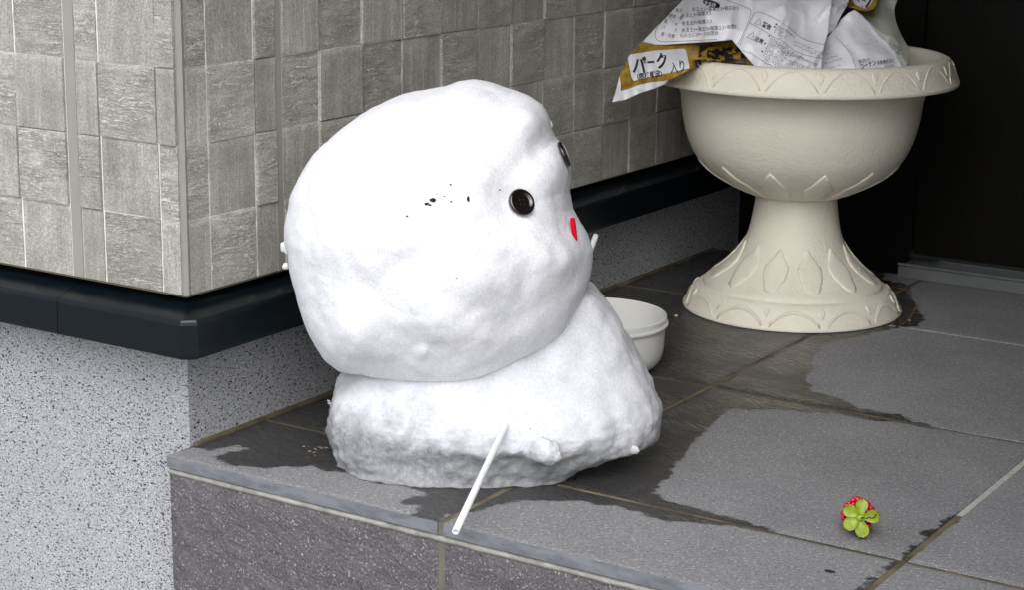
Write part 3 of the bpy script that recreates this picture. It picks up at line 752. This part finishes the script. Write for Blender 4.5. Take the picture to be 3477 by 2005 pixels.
ribbon('printed_line', white, [z1(*q) for q in curve([(1690, 0), (1850, 55), (1990, 115), (2022, 160), (2000, 250), (1920, 450), (1840, 610)], 6)], .9, M['grey'], bag)
ribbon('printed_line', white, [z1(*q) for q in curve([(1875, 620), (1960, 400), (2050, 210), (2090, 175), (2150, 165), (2300, 225), (2480, 330)], 5)] + [z2(*q) for q in curve([(480, 350), (560, 400), (680, 510), (820, 580), (1050, 635)], 6)], .9, M['grey'], bag)
ribbon('printed_line', white, [z1(*q) for q in curve([(2010, 315), (2200, 420), (2400, 540)], 5)] + [z2(*q) for q in curve([(400, 545), (520, 640), (640, 730), (820, 795), (1020, 832)], 6)], .9, M['grey'], bag)
ribbon('printed_line', white, [z1(*q) for q in curve([(1900, 690), (2020, 730), (2160, 820), (2300, 900)], 6)], .9, M['grey'], bag)
pill = []
for k in range(24):
    t = 2 * math.pi * k / 24; x, y = 120 * (1 if math.cos(t) > 0 else -1) * abs(math.cos(t)) ** .6, 42 * (1 if math.sin(t) > 0 else -1) * abs(math.sin(t)) ** .8
    pill.append(z1(1480 + x * .95 - y * .3, 48 + y + x * .30))
over('printed_pill', white, pill, M['ink'], .0007)
text(white, 'する例', *z1(1372, 55), 11.5, 15, M['label'], bag, .03, .85, .0013)
def warn(sheet, fx, x, y, s, an):
    p = [fx(x, y), fx(x + s * 1.05, y + s * .42), fx(x + s * .95, y - s * .8)]
    c_ = [tuple(Vector(p[i]).lerp(Vector(p[(i + 1) % 3]), t / 4)) for i in range(3) for t in range(4)] + [p[0]]
    ribbon('printed_triangle', sheet, c_, .9, M['grey'], bag)
    text(sheet, '!', *fx(x + s * .62, y + s * .12), 9, an, M['grey'], bag, .0, .9)
warn(white, z2, 45, 330, 88, 18); warn(white, z1, 1965, 510, 95, 18)
text(white, '警告', *z2(150, 362), 14, 27, M['grey'], bag, .03, .85); text(white, '注意', *z1(2060, 545), 14, 27, M['grey'], bag, .02, .85)
# the fine print is too small to read: short ink strokes in lines
def fine(sheet, fx, x, y, ang, n, step, size, mat=None, seed=0):
    rnd = random.Random(seed); vs = []; fs = []; ca, sa = math.cos(R(ang)), math.sin(R(ang))
    for k in range(n):
        if rnd.random() < .1: continue
        for _ in range(6):
            a = k * step + rnd.uniform(0, step * .55); b = rnd.uniform(-size * .5, size * .5); l, w_ = (rnd.uniform(.3, .8) * size, .16 * size) if rnd.random() < .5 else (.18 * size, rnd.uniform(.4, .9) * size)
            i = len(vs)
            for dx, dy in ((0, 0), (l, 0), (l, w_), (0, w_)):
                X_, Y_ = a + dx, b + dy * .5; vs.append(sheet.pt(*fx(x + X_ * ca - Y_ * sa, y + X_ * sa + Y_ * ca), .0007))
            fs.append((i, i + 1, i + 2, i + 3))
    return keep(mesh('fine_print', vs, fs, mat or M['grey']), bag)
def dot(sheet, fx, x, y, r_): over('printed_dot', sheet, [fx(x + r_ * math.cos(t * .785), y + r_ * math.sin(t * .785)) for t in range(8)], M['ink'], .0008)
for x, y in ((362, 343), (340, 380), (262, 508), (200, 620), (160, 733)): dot(white, z2, x, y, 13)
sd_ = 0
for (x, y, an, n) in [(380, 355, 44, 4), (370, 385, 44, 6), (350, 410, 42, 8), (335, 440, 40, 6), (290, 520, 40, 10), (275, 550, 40, 12), (258, 580, 40, 10), (245, 610, 40, 11), (230, 645, 42, 12), (215, 675, 42, 10), (205, 710, 42, 10), (190, 745, 42, 9), (180, 780, 42, 8), (170, 815, 42, 7), (150, 850, 42, 4),
                      (460, 390, 42, 5), (500, 430, 38, 5), (615, 580, 24, 14), (600, 625, 24, 13), (530, 700, 30, 10), (535, 740, 24, 14), (560, 770, 22, 12), (530, 855, 20, 11), (525, 890, 20, 7), (650, 935, 12, 5), (420, 590, 40, 5), (390, 620, 40, 6), (380, 660, 40, 6)]:
    sd_ += 1; fine(white, z2, x, y, an, n, 33, 26, seed=sd_)
# the second, right-hand bag: facets of film behind the first
bag2 = empty('soil_bag', (PX, PY, .20), 'smaller white soil bag with a gold corner, right of the gold-flapped bag', 'bag')
BAG1 = bag
def filmb(name, sheet, poly, mat, off=0, st=4.2, puff=.012, back=True): return film(name, sheet, poly, mat, bag2, off, st, puff, back)
fac = Sheet([(2050, 83, 1.845), (2107, 24, 1.852), (2145, 60, 1.857), (2206, 124, 1.845), (2223, 162, 1.842), (2024, 172, 1.824), (2100, 165, 1.822), (2090, 100, 1.835), (2130, 120, 1.832), (2170, 165, 1.828), (2120, 205, 1.822), (2040, 120, 1.842), (2060, 60, 1.853)], .002, .04, -.7, 4)
P_fac = [(2038, 95), (2050, 80), z2(1290, 270), z2(1400, 175), z2(1480, 138), z2(1590, 215), z2(1700, 330), z2(1830, 480), z2(1950, 610), z2(2060, 740), z2(2120, 850), z2(2150, 940), (2222, 195), (2010, 200), (2020, 172)]
filmb('film', fac, P_fac, M['film'])
mid = Sheet([(2040, -60, 1.93), (2100, -60, 1.94), (2052, 0, 1.862), (2093, 0, 1.868), (2088, 14, 1.862), (2074, 38, 1.852), (2060, 69, 1.848), (2043, 90, 1.848), (2062, 20, 1.850)], .003, .06, 1.2, 5)
filmb('fold', mid, [(2035, -60), (2102, -60), z2(1400, 0), z2(1375, 80), z2(1290, 215), z2(1240, 320), z2(1200, 405), z2(1110, 480), (2030, 100), (2030, 0)], M['film'])
gt = Sheet([(2090, -60, 1.95), (2190, -60, 1.96), (2090, 15, 1.880), (2121, 24, 1.876), (2154, 22, 1.880), (2166, 0, 1.890)], .001, .05, .4, 6)
filmb('gold_corner', gt, [(2085, -60), (2190, -60), z2(1820, 0), z2(1750, 128), z2(1650, 155), z2(1560, 143), z2(1450, 110), z2(1370, 92), z2(1385, 0)], M['gold'])
filmb('white_panel', gt, [z2(1470, -40), z2(1455, 20), z2(1500, 70), z2(1590, 115), z2(1650, 120), z2(1690, 80), z2(1770, -40)], M['label'], .0006, back=False)
for q in (((1520, -20), (1590, 100)), ((1590, -10), (1640, 20)), ((1720, -20), (1640, 105))):
    keep(ribbon('printed_stroke', gt, [z2(*q[0]), z2(*q[1])], 5 if q[0][0] == 1720 else 2.6, M['ink'], bag2, .0011), bag2)
gb = Sheet([(2140, -60, 1.99), (2225, -60, 2.00), (2150, 0, 1.95), (2212, 0, 1.955), (2206, 26, 1.945), (2209, 52, 1.935), (2223, 86, 1.925), (2243, 131, 1.912), (2237, 162, 1.905), (2120, 40, 1.91), (2150, 100, 1.90), (2200, 90, 1.905), (2170, 40, 1.925), (2190, 165, 1.89)], .0035, .03, -.9, 7)
filmb('milky_film', gb, [(2150, -60), (2225, -60), z2(2090, 0), z2(2060, 80), z2(2050, 150), z2(2055, 220), z2(2070, 300), z2(2105, 400), z2(2150, 500), z2(2190, 575), z2(2230, 640), z2(2258, 700), z2(2265, 760), z2(2250, 860), z2(2230, 940), (2230, 200), (2120, 190), (2100, 60), (2110, 20)], M['haze'], puff=.02)
yl = filmb('yellow_mark', gb, [z2(1720, 190), z2(1770, 160), z2(1785, 225), z2(1740, 250), z2(1690, 240)], plain('yellow_mark', (.62, .56, .08), .4), .0007, back=False)
bag = bag2
text(fac, '販売元', *z2(1540, 905), 11, -12, M['grey'], bag2, .0, .9)
text(fac, 'コーナン', *z2(1565, 985), 15, -17, M['ink'], bag2, .02, .70); text(fac, '商事株式会社', *z2(1800, 922), 11.5, -9, M['grey'], bag2, .0, .66)
ribbon('printed_line', fac, [z2(*q) for q in curve([(1200, 520), (1290, 600), (1390, 720), (1460, 850), (1505, 985)], 6)], .7, M['grey'], bag2)
for k, (x, y, an, n) in enumerate([(1080, 830, -15, 5), (1050, 905, -17, 9), (1060, 985, -16, 7), (1060, 780, -20, 2), (1060, 700, -15, 2), (1720, 985, -10, 10)]): fine(fac, z2, x, y, an, n, 33, 26, seed=60 + k)
for k, (x, y, an, n) in enumerate([(1985, 600, 36, 6), (2080, 735, 36, 2)]): fine(gb, z2, x, y, an, n, 33, 40, seed=80 + k)

# ------------------------------------------------------------------ snowman
SC = Vector((.178, .150, 0)); SN = Vector((-.55044233, .83487319, 0)); SR = Vector((.83487319, .55044233, 0))
man = empty('snowman', (SC.x, SC.y, 0), 'lumpy white snowman with button eyes, tilted head and stick arms', 'snowman')
def interp(z, tab): return float(np.interp(z, [a for a, _ in tab], [b for _, b in tab]))
tL = [(0, .117), (.010, .1235), (.022, .1262), (.040, .1236), (.0535, .1210), (.070, .108), (.085, .088), (.100, .060), (.115, .030), (.125, .008), (.135, -.016), (.1405, -.038)]
tR = [(0, .098), (.006, .112), (.012, .126), (.022, .1310), (.040, .1320), (.060, .1262), (.0836, .1160), (.1065, .1025), (.120, .095), (.129, .087), (.135, .074), (.1405, .042)]
tF = [(0, .0935), (.008, .0955), (.018, .097), (.030, .1015), (.040, .1015), (.050, .098), (.060, .091), (.070, .081), (.080, .070), (.100, .055), (.125, .038), (.135, .024), (.1405, .002)]
tB = [(0, .105), (.03, .115), (.06, .108), (.10, .085), (.125, .055), (.135, .034), (.1405, .002)]
NT, NZ = 340, 170
vs, ice = [], []
for j in range(NZ + 1):
    s = j / NZ; z = .1405 * math.sin(s * math.pi / 2) ** .9 if s > 0 else 0
    z = .1405 * (1 - (1 - s) ** 1.35)
    l, r_, f_, b_ = interp(z, tL), interp(z, tR), interp(z, tF), interp(z, tB)
    mx = (r_ - l) / 2; hw = (r_ + l) / 2
    for i in range(NT):
        t = 2 * math.pi * i / NT; c_, s_ = math.cos(t), math.sin(t)
        ex = 2.55; k = (abs(c_) ** ex + abs(s_) ** ex) ** (-1 / ex)
        lat, dep = mx + hw * c_ * k, (b_ if s_ > 0 else f_) * s_ * k
        P = SC + SR * lat + SN * dep + Vector((0, 0, z))
        out = (SR * c_ + SN * s_).normalized(); out = (out + Vector((0, 0, .9 * (z / .14) ** 1.6))).normalized()
        low = max(0, 1 - z / .05)
        low2 = max(0, 1 - z / .062) ** .8
        d = .0054 * fbm(P, 16, 2, 3) + .0022 * fbm(P, 36, 2, 4) + (.0007 + .0011 * low2) * fbm(P, 60, 3, 5) + (.0003 + .0006 * low2) * fbm(P, 190, 3, 6)
        d += .0020 * low2 * (.42 - noise.noise(P * 62 + Vector((3, 1, 2)), noise_basis='VORONOI_F1')) + .0012 * low2 * (.4 - noise.noise(P * 150, noise_basis='VORONOI_F1'))
        # melted recess under a ragged lip on the front, right of centre
        lip = .030 + .013 * nz((lat, 0, 0), 38, 2) + .006 * nz((lat, 0, 0), 130, 4)
        g = math.exp(-((lat - .028) / .045) ** 2) * (1 if s_ < 0 else 0)
        if z < lip: d -= .0050 * g * min(1, (lip - z) / .008) * max(0, min(1, (z + .012) / .018))
        # bitten edge low on the right
        g2 = math.exp(-((t - 5.65) / .28) ** 2)
        if z < .019: d -= .020 * g2 * min(1, (.019 - z) / .008)
        # a vertical groove on the right shoulder
        g3 = math.exp(-((t - 5.45) / .05) ** 2) * max(0, 1 - abs(z - .04) / .035); d -= .003 * g3
        zz = Vector((0, 0, 0)) if j else Vector((0, 0, 0))
        d += .0042 * math.exp(-z / .0016) * (.35 + max(0, nz((lat, dep, 0), 70, 8) + .3))
        P = P + out * d * (1 if j < NZ - 3 else .3)
        if j == 0: P.z = .0004
        P.z = max(P.z, .0004)
        vs.append(P)
        rec = g if z < lip else 0
        left = max(0, min(1, (.01 - lat) / .11)) * max(0, min(1, (.075 - z) / .05)) * .55 + .12 * max(0, min(1, (.075 - z) / .03))
        ice.append(max(0, min(1, (.042 - z) / .042)) * .80 + .45 * rec * min(1, max(0, (lip - z) / .010)) + left + .25 * max(0, min(1, (.05 - z) / .05)) - .35 * math.exp(-((lat - .03) / .04) ** 2) * (z > lip))
fs = [(j * NT + i, j * NT + (i + 1) % NT, (j + 1) * NT + (i + 1) % NT, (j + 1) * NT + i) for j in range(NZ) for i in range(NT)]
vs.append(sum((Vector(v) for v in vs[-NT:]), Vector()) / NT); ice.append(0)
fs += [(NZ * NT + i, NZ * NT + (i + 1) % NT, len(vs) - 1) for i in range(NT)]
fs.append(tuple(range(NT - 1, -1, -1)))
body = mesh('body', vs, fs, M['melt'], None, True); keep(body, man)
a_ = body.data.attributes.new('ice', 'FLOAT', 'POINT'); a_.data.foreach_set('value', np.array(ice, np.float32))
bodyV, bodyF = vs, fs

head_out = [(1170, 198), (1215, 205), (1260, 222), (1300, 238), (1335, 262), (1352, 288), (1360, 318), (1372, 342), (1392, 356), (1404, 385), (1408, 425), (1404, 470), (1412, 515), (1430, 548), (1448, 580), (1460, 620), (1458, 660), (1446, 710), (1430, 752), (1410, 790),
            (1385, 828), (1340, 865), (1290, 895), (1230, 928), (1170, 953), (1100, 960), (1020, 952), (950, 938), (890, 922), (835, 916), (800, 890), (775, 850), (755, 810), (740, 760), (730, 720), (716, 670), (712, 630), (703, 600), (703, 562), (714, 520), (718, 490), (734, 455), (752, 420), (776, 385), (815, 350), (860, 310), (900, 280), (945, 255), (1000, 232), (1050, 225), (1100, 217), (1132, 205)]
HU, HV, HT = 1075.0, 582.0, 1.45
hc = at(HU, HV, HT); mpp = K / F * HT
ang = np.array([math.atan2(-(v - HV), u - HU) for u, v in head_out]); rad = np.array([math.hypot(u - HU, v - HV) for u, v in head_out]) * mpp
od = np.argsort(ang); ang, rad = ang[od], rad[od]
angp = np.concatenate([ang - 2 * math.pi, ang, ang + 2 * math.pi]); radp = np.concatenate([rad] * 3)
vd = (hc - CAM).normalized(); hr = (RT - vd * RT.dot(vd)).normalized(); hu = hr.cross(vd).normalized()
if hu.z < 0: hu = -hu
bumps = [(1290, 300, 55, .0050), (1150, 262, 60, .0030), (1120, 330, 70, -.0040), (1215, 330, 45, -.0025), (1262, 490, 58, -.0062), (1345, 440, 48, .0035), (1330, 360, 34, -.0030), (1050, 470, 110, .0040), (900, 560, 120, .0035), (1150, 660, 90, .0040), (960, 730, 80, -.0035), (1080, 780, 60, .0028),
         (830, 700, 60, -.0030), (1240, 770, 80, -.0035), (1350, 640, 60, .0030), (1290, 690, 45, -.0025), (1390, 640, 30, .0022), (820, 480, 70, .0025), (950, 330, 80, -.0025), (870, 400, 60, .002), (1000, 870, 70, -.0026), (880, 830, 60, .0022), (1180, 880, 70, .0022), (1047, 876, 12, .0020), (1030, 884, 15, .0014), (1120, 730, 45, -.002), (1010, 650, 50, -.0028)]
bm = bmesh.new(); bmesh.ops.create_icosphere(bm, subdivisions=7, radius=1.0)
for v in bm.verts:
    d = v.co.normalized(); a, b, c = d.x, d.y, d.z               # right, up, toward the viewer
    th = math.atan2(b, a); sr = float(np.interp(th, angp, radp)); q = math.hypot(a, b)
    dr = .112 if c > 0 else .100
    w = q ** 2
    # circular mean away from the outline so that it fades into the bulk
    rr = (sr * w + .119 * (1 - w)); rr = 1 / math.sqrt((q / rr) ** 2 + (c / dr) ** 2)
    P = hc + (hr * a + hu * b - vd * c) * rr
    u_, v_ = px(P); e = 0
    if c > -.05:
        for bx, by, bs, ba in bumps:
            g = ((u_ - bx) ** 2 + (v_ - by) ** 2) / (bs * bs)
            if g < 6: e += ba * math.exp(-g) * min(1, max(0, (c + .05) / .3))
    e *= 1.15; e += (.0034 * fbm(P, 18, 3, 11) + .0013 * fbm(P, 36, 2, 15) + .0005 * fbm(P, 55, 2, 12)) * (1 - .75 * q ** 6) + .00025 * fbm(P, 190, 2, 13)
    v.co = P + (hr * a + hu * b - vd * c) * e
me_ = bpy.data.meshes.new('head'); bm.to_mesh(me_)
headT = BVHTree.FromBMesh(bm); bm.free()
head = link('head', me_, M['snow'], None, True); keep(head, man)
bodyT = BVHTree.FromPolygons([Vector(v) for v in bodyV], bodyF)
def hit(tree, u, v):
    d = ray(u, v).normalized(); r_ = tree.ray_cast(CAM, d); return (r_[0], r_[1]) if r_[0] is not None else (at(u, v, HT), -d)
# nubs of snow on the left of the head
def lump(name, c, r_, mat, parent, seed, squash=(1, 1, 1), amp=.35, sub=3, sc=1.2):
    bm = bmesh.new(); bmesh.ops.create_icosphere(bm, subdivisions=sub, radius=1)
    for v in bm.verts:
        k = 1 + amp * noise.noise(v.co * sc + Vector((seed * 3.3, seed, 0))) + amp * .4 * noise.noise(v.co * sc * 2.7 + Vector((seed, 0, seed * 2.1)))
        v.co = Vector((v.co.x * squash[0], v.co.y * squash[1], v.co.z * squash[2])) * r_ * k + Vector(c)
    o_ = frombm(name, bm, mat, None, True); return keep(o_, parent) if parent else o_
lump('snow_nub', at(704, 656, HT - .004), .0026, M['snow'], man, 3); lump('snow_nub', at(706, 610, HT - .004), .0036, M['snow'], man, 5, (1.3, 1, 1.2), .6)
lump('snow_nub', at(1352, 308, HT), .0030, M['snow'], man, 9, (1, 1, 1.4), .5)
# button eyes: turned discs with a raised rim, dished middle and four holes
def button(c, nrm, parent, rad=.0101):
    pr = [(0, .0010), (.0030, .0010), (.0058, .0010), (.0066, .0013), (.0074, .0021), (.0084, .0024), (.0094, .0021), (.0101, .0012), (.0101, -.0006), (.0, -.0006)]
    o_ = lathe('eye', [(a * rad / .0101, b) for a, b in pr], M['button'], None, 48)
    for sx_, sy_ in ((1, 1), (1, -1), (-1, 1), (-1, -1)):
        h = lathe('button_hole', [(0, .0013), (.0004, .0013), (.0005, .0009)], M['ink'], o_, 12, (sx_ * .0017, sy_ * .0017, 0))
    q = Vector(nrm).to_track_quat('Z', 'Y'); o_.matrix_world = Matrix.Translation(Vector(c)) @ q.to_matrix().to_4x4()
    mw = o_.matrix_world.copy(); o_.parent = man; o_.matrix_parent_inverse = Matrix.Translation(man.location).inverted(); return o_
def vdir(r_, u_, c_): return (hr * r_ + hu * u_ - vd * c_).normalized()
p, n_ = hit(headT, 1281, 503); button(p + vdir(.42, .40, .80) * .0030, vdir(.40, .30, .86), man)
p, n_ = hit(headT, 1388, 381); button(p + vdir(.9, .2, .3) * .0004, vdir(.90, .40, .13), man)
p, n_ = hit(headT, 1409, 566)
bm = bmesh.new(); pr = []
for k in range(28):
    t = 2 * math.pi * k / 28; pr.append((.0086 * math.cos(t), .0044 * math.sin(t) * (1 + .08 * math.cos(3 * t))))
va = [bm.verts.new((x, y, .0012)) for x, y in pr]; vb = [bm.verts.new((x, y, -.002)) for x, y in pr]; bm.faces.new(va); bm.faces.new(vb)
for k in range(28): bm.faces.new((va[k], va[(k + 1) % 28], vb[(k + 1) % 28], vb[k]))
mo = frombm('mouth', bm, M['red']); mo['label'] = 'red felt mouth'
zax = vdir(.95, .12, .15); xax = vdir(.30, -.92, 0); xax = (xax - zax * xax.dot(zax)).normalized(); yax = zax.cross(xax)
mo.matrix_world = Matrix(((xax.x, yax.x, zax.x, p.x + zax.x * .0022), (xax.y, yax.y, zax.y, p.y + zax.y * .0022), (xax.z, yax.z, zax.z, p.z + zax.z * .0022), (0, 0, 0, 1)))
mo.parent = man; mo.matrix_parent_inverse = Matrix.Translation(man.location).inverted()
# bark specks stuck in the head
for u, v, r_, sd0 in [(1067, 493, .0025, 1), (1052, 502, .0018, 2), (1060, 505, .0012, 3), (1155, 492, .0021, 4), (1004, 533, .0010, 5), (1112, 497, .0009, 6), (1096, 484, .0008, 7), (1111, 455, .0010, 8), (1075, 478, .0006, 9), (1126, 686, .0006, 10), (1232, 468, .0008, 12)]:
    p, n_ = hit(headT, u, v); lump('bark_speck', p, r_ * .72, M['soil'], man, sd0, (1.5, 1, .8) if sd0 != 4 else (.7, .7, 1.6), .5, 2)
# stick arms, ice chunk, dangling shards
p, n_ = hit(bodyT, 1245, 1056)
tip = at(1123, 1313, (p - CAM).dot(FW) - .118)
d = (tip - p).normalized(); keep(tube('arm', [p - d * .02, p, p.lerp(tip, .5), tip], .0025, M['straw'], None, 16, True, .0017), man)
q1 = at(1470, 579, 1.585); q0 = at(1440, 660, 1.575); keep(tube('arm', [q0 + (q0 - q1) * .8, q0, q1 + (q0 - q1) * .1, q1], [.0025, .0025, .0025, .0022], M['straw'], None, 16), man)
p, n_ = hit(bodyT, 1345, 1110); ck = lump('ice_chunk', p + Vector((.004, -.0065, .001)), .0108, M['melt'], man, 6, (1.15, .8, .9), .22, 3, 1.3); ck.data.polygons.foreach_set('use_smooth', [False] * len(ck.data.polygons))
a_ = ck.data.attributes.new('ice', 'FLOAT', 'POINT'); a_.data.foreach_set('value', np.full(len(ck.data.vertices), .22, np.float32))
for (u, v, r_, sq, sd0, dn) in [(1562, 1108, .0040, (1.3, .5, .9), 3, .0008)]:
    p, n_ = hit(bodyT, u, v); s_ = lump('ice_shard', p - Vector((0, 0, dn)), r_, M['ice'], man, sd0, sq, .3, 3, 1.4)
for (u, v, r_, sd0) in [(813, 996, .0014, 5), (818, 1003, .0013, 8), (810, 990, .0010, 9)]:
    lump('ice_shard', at(u, v, 1.475), r_, M['ice'], man, sd0, (1.5, .5, .8), .5, 2, 1.6)

# ------------------------------------------------------------------ cup, berry, litter
cupc = Vector((.1275, .4085, 0))
cup = lathe('bowl', smooth_prof([(.0, .0012), (.040, .0010), (.0485, .0022), (.0545, .0062), (.0582, .0125), (.0597, .0200), (.0602, .0300), (.0605, .0405), (.0608, .0412), (.0628, .0416), (.0632, .0425), (.0630, .0440), (.0620, .0452), (.0618, .0495), (.0612, .0504), (.0602, .0500), (.0594, .0430), (.0585, .0200), (.0560, .0110), (.050, .0055), (.040, .0040), (.0, .0040)], 4), M['cup'], None, 96)
cup.location = cupc; tag(cup, 'small white plastic bowl on the wet floor half hidden behind the snowman', 'bowl')

bc = floor_pt(2118, 1322) + Vector((0, 0, .0132))
berry = empty('artificial_berry', (bc.x, bc.y, 0), 'red artificial berry with lime green leaves fallen on the dry tile', 'ornament')
bd_ = (CAM - bc).normalized(); br = bd_.cross(Vector((0, 0, 1))).normalized() * -1; bu = br.cross(bd_) * -1
if bu.z < 0: bu = -bu
if br.dot(RT) < 0: br = -br
bm = bmesh.new()
for k in range(110):                               # one beaded berry
    zz = 1 - 2 * (k + .5) / 110; rr = math.sqrt(1 - zz * zz); ph = k * 2.39996
    c = Vector((rr * math.cos(ph), rr * math.sin(ph), zz)) * .0104 * random.uniform(.92, 1.06)
    bmesh.ops.create_icosphere(bm, subdivisions=2, radius=.0018 * random.uniform(.8, 1.2), matrix=Matrix.Translation(c))
bmesh.ops.create_icosphere(bm, subdivisions=3, radius=.0097)
bo_ = frombm('berry', bm, M['berry'], None, True); bo_.location = bc - bd_ * .0062 + Vector((0, 0, .0022)) - br * .0012; keep(bo_, berry)
def petal(an, L, wd_, lift, tw):
    vs, fs = [], []; ca, sa = math.cos(R(an)), math.sin(R(an)); ax = br * ca + bu * sa; sd0 = bu * ca - br * sa
    for i in range(13):
        s = i / 12; w = wd_ * (.30 + .70 * min(1, s / .55) ** 1.3) * (math.sqrt(max(0, 1 - ((s - .62) / .38) ** 2)) if s > .62 else 1)
        for j in range(9):
            t = j / 4 - 1
            P = ax * (L * s) + sd0 * (w * t) + bd_ * (lift * math.sin(s * 2.4) * .8 + .0012 * (t * t) * (1 - s * .4) + tw * t * s * .0022 - .0012 * s * s) + bd_ * .0075
            vs.append(bc + P)
    for i in range(12):
        for j in range(8): a = i * 9 + j; fs.append((a, a + 1, a + 10, a + 9))
    n = len(vs)
    vs += [v - bd_ * .0006 for v in vs]; fs += [tuple(n + k for k in reversed(f)) for f in fs]
    return keep(mesh('leaf', vs, fs, M['leaf'], None, True), berry)
for an, L, wd_, li, tw in ((84, .0132, .0042, .0012, .3), (150, .0132, .0046, .001, -.9), (217, .0130, .0046, .0014, .5), (283, .0140, .0048, .0012, .2), (10, .0140, .0046, .0014, 1.0)):
    petal(an, L, wd_, li, tw)
keep(lump('calyx', bc + bd_ * .0072, .0032, M['leaf'], None, 2, (1, 1, 1), .15, 2), berry)
wv = [bc + bd_ * (.0100 + .001 * math.sin(k)) + br * (.0004 + .0021 * k * .9) + bu * y for k, y in enumerate([-.0002, .0001, -.0006, .0008, .0002, .0010])] + [bc + bd_ * .011 + br * .0108 + bu * .0030]
keep(tube('wire_stem', wv, .00038, M['wire'], None, 6), berry)

def needle(label, pts, zs):
    o_ = tube('pine_needle', [floor_pt(u, v, z) for (u, v), z in zip(pts, zs)], [.0004, .0005, .0005, .0002][:len(pts)], M['needle'], None, 6); tag(o_, label, 'pine needle', 'dry pine needles by the urn foot')
needle('brown pine needle standing curved at the right foot of the urn', [(2228, 800), (2247, 780), (2257, 762), (2260, 746)], [.001, .004, .010, .016])
needle('brown pine needle lying flat behind the right foot of the urn', [(2190, 706), (2220, 711), (2248, 720)], [.0012, .002, .0012])
for (u, v, r_, lb) in [(1667, 783, .0019, 'tan seed on the wet tile between bowl and urn'), (2242, 793, .0013, 'pale seed at the right foot of the urn, nearer the joint'), (2222, 771, .0014, 'pale seed touching the right foot of the urn')]:
    p = floor_pt(u, v) + Vector((0, 0, r_ * .75)); s_ = lump('seed', p, r_, M['seed'], None, u, (1.2, 1, .8), .2, 2); tag(s_, lb, 'seed', 'seeds on the porch floor')
fk = lump('bark_flake', floor_pt(2045, 1412) + Vector((0, 0, .0006)), .0024, M['soil'], None, 2, (1.7, .7, .35), .3, 2); tag(fk, 'dark bark flake on the dry front tile at lower right', 'bark flake')
rnd = random.Random(4); bm = bmesh.new()
for k in range(16):
    u, v = rnd.gauss(772, 20), rnd.gauss(1113, 9)
    p = floor_pt(u, v, .0008); bmesh.ops.create_icosphere(bm, subdivisions=1, radius=rnd.uniform(.0004, .0014), matrix=Matrix.Translation(p) @ Matrix.Diagonal((1.6, 1, .5, 1)))
sp = frombm('bark_crumbs', bm, M['crumb'], None, True); sp['kind'] = 'stuff'; tag(sp, 'scatter of tan bark crumbs on the wet tile left of the snowman', 'crumbs')
bm = bmesh.new()
for k in range(30):
    u, v = rnd.gauss(2222, 16), rnd.gauss(797, 4)
    p = floor_pt(u, v, .0007); bmesh.ops.create_icosphere(bm, subdivisions=1, radius=rnd.uniform(.0004, .0013), matrix=Matrix.Translation(p) @ Matrix.Diagonal((2, 1, .6, 1)))
sp = frombm('soil_crumbs', bm, M['soil'], None, True); sp['kind'] = 'stuff'; tag(sp, 'dark soil crumbs beside the right foot of the urn', 'soil')
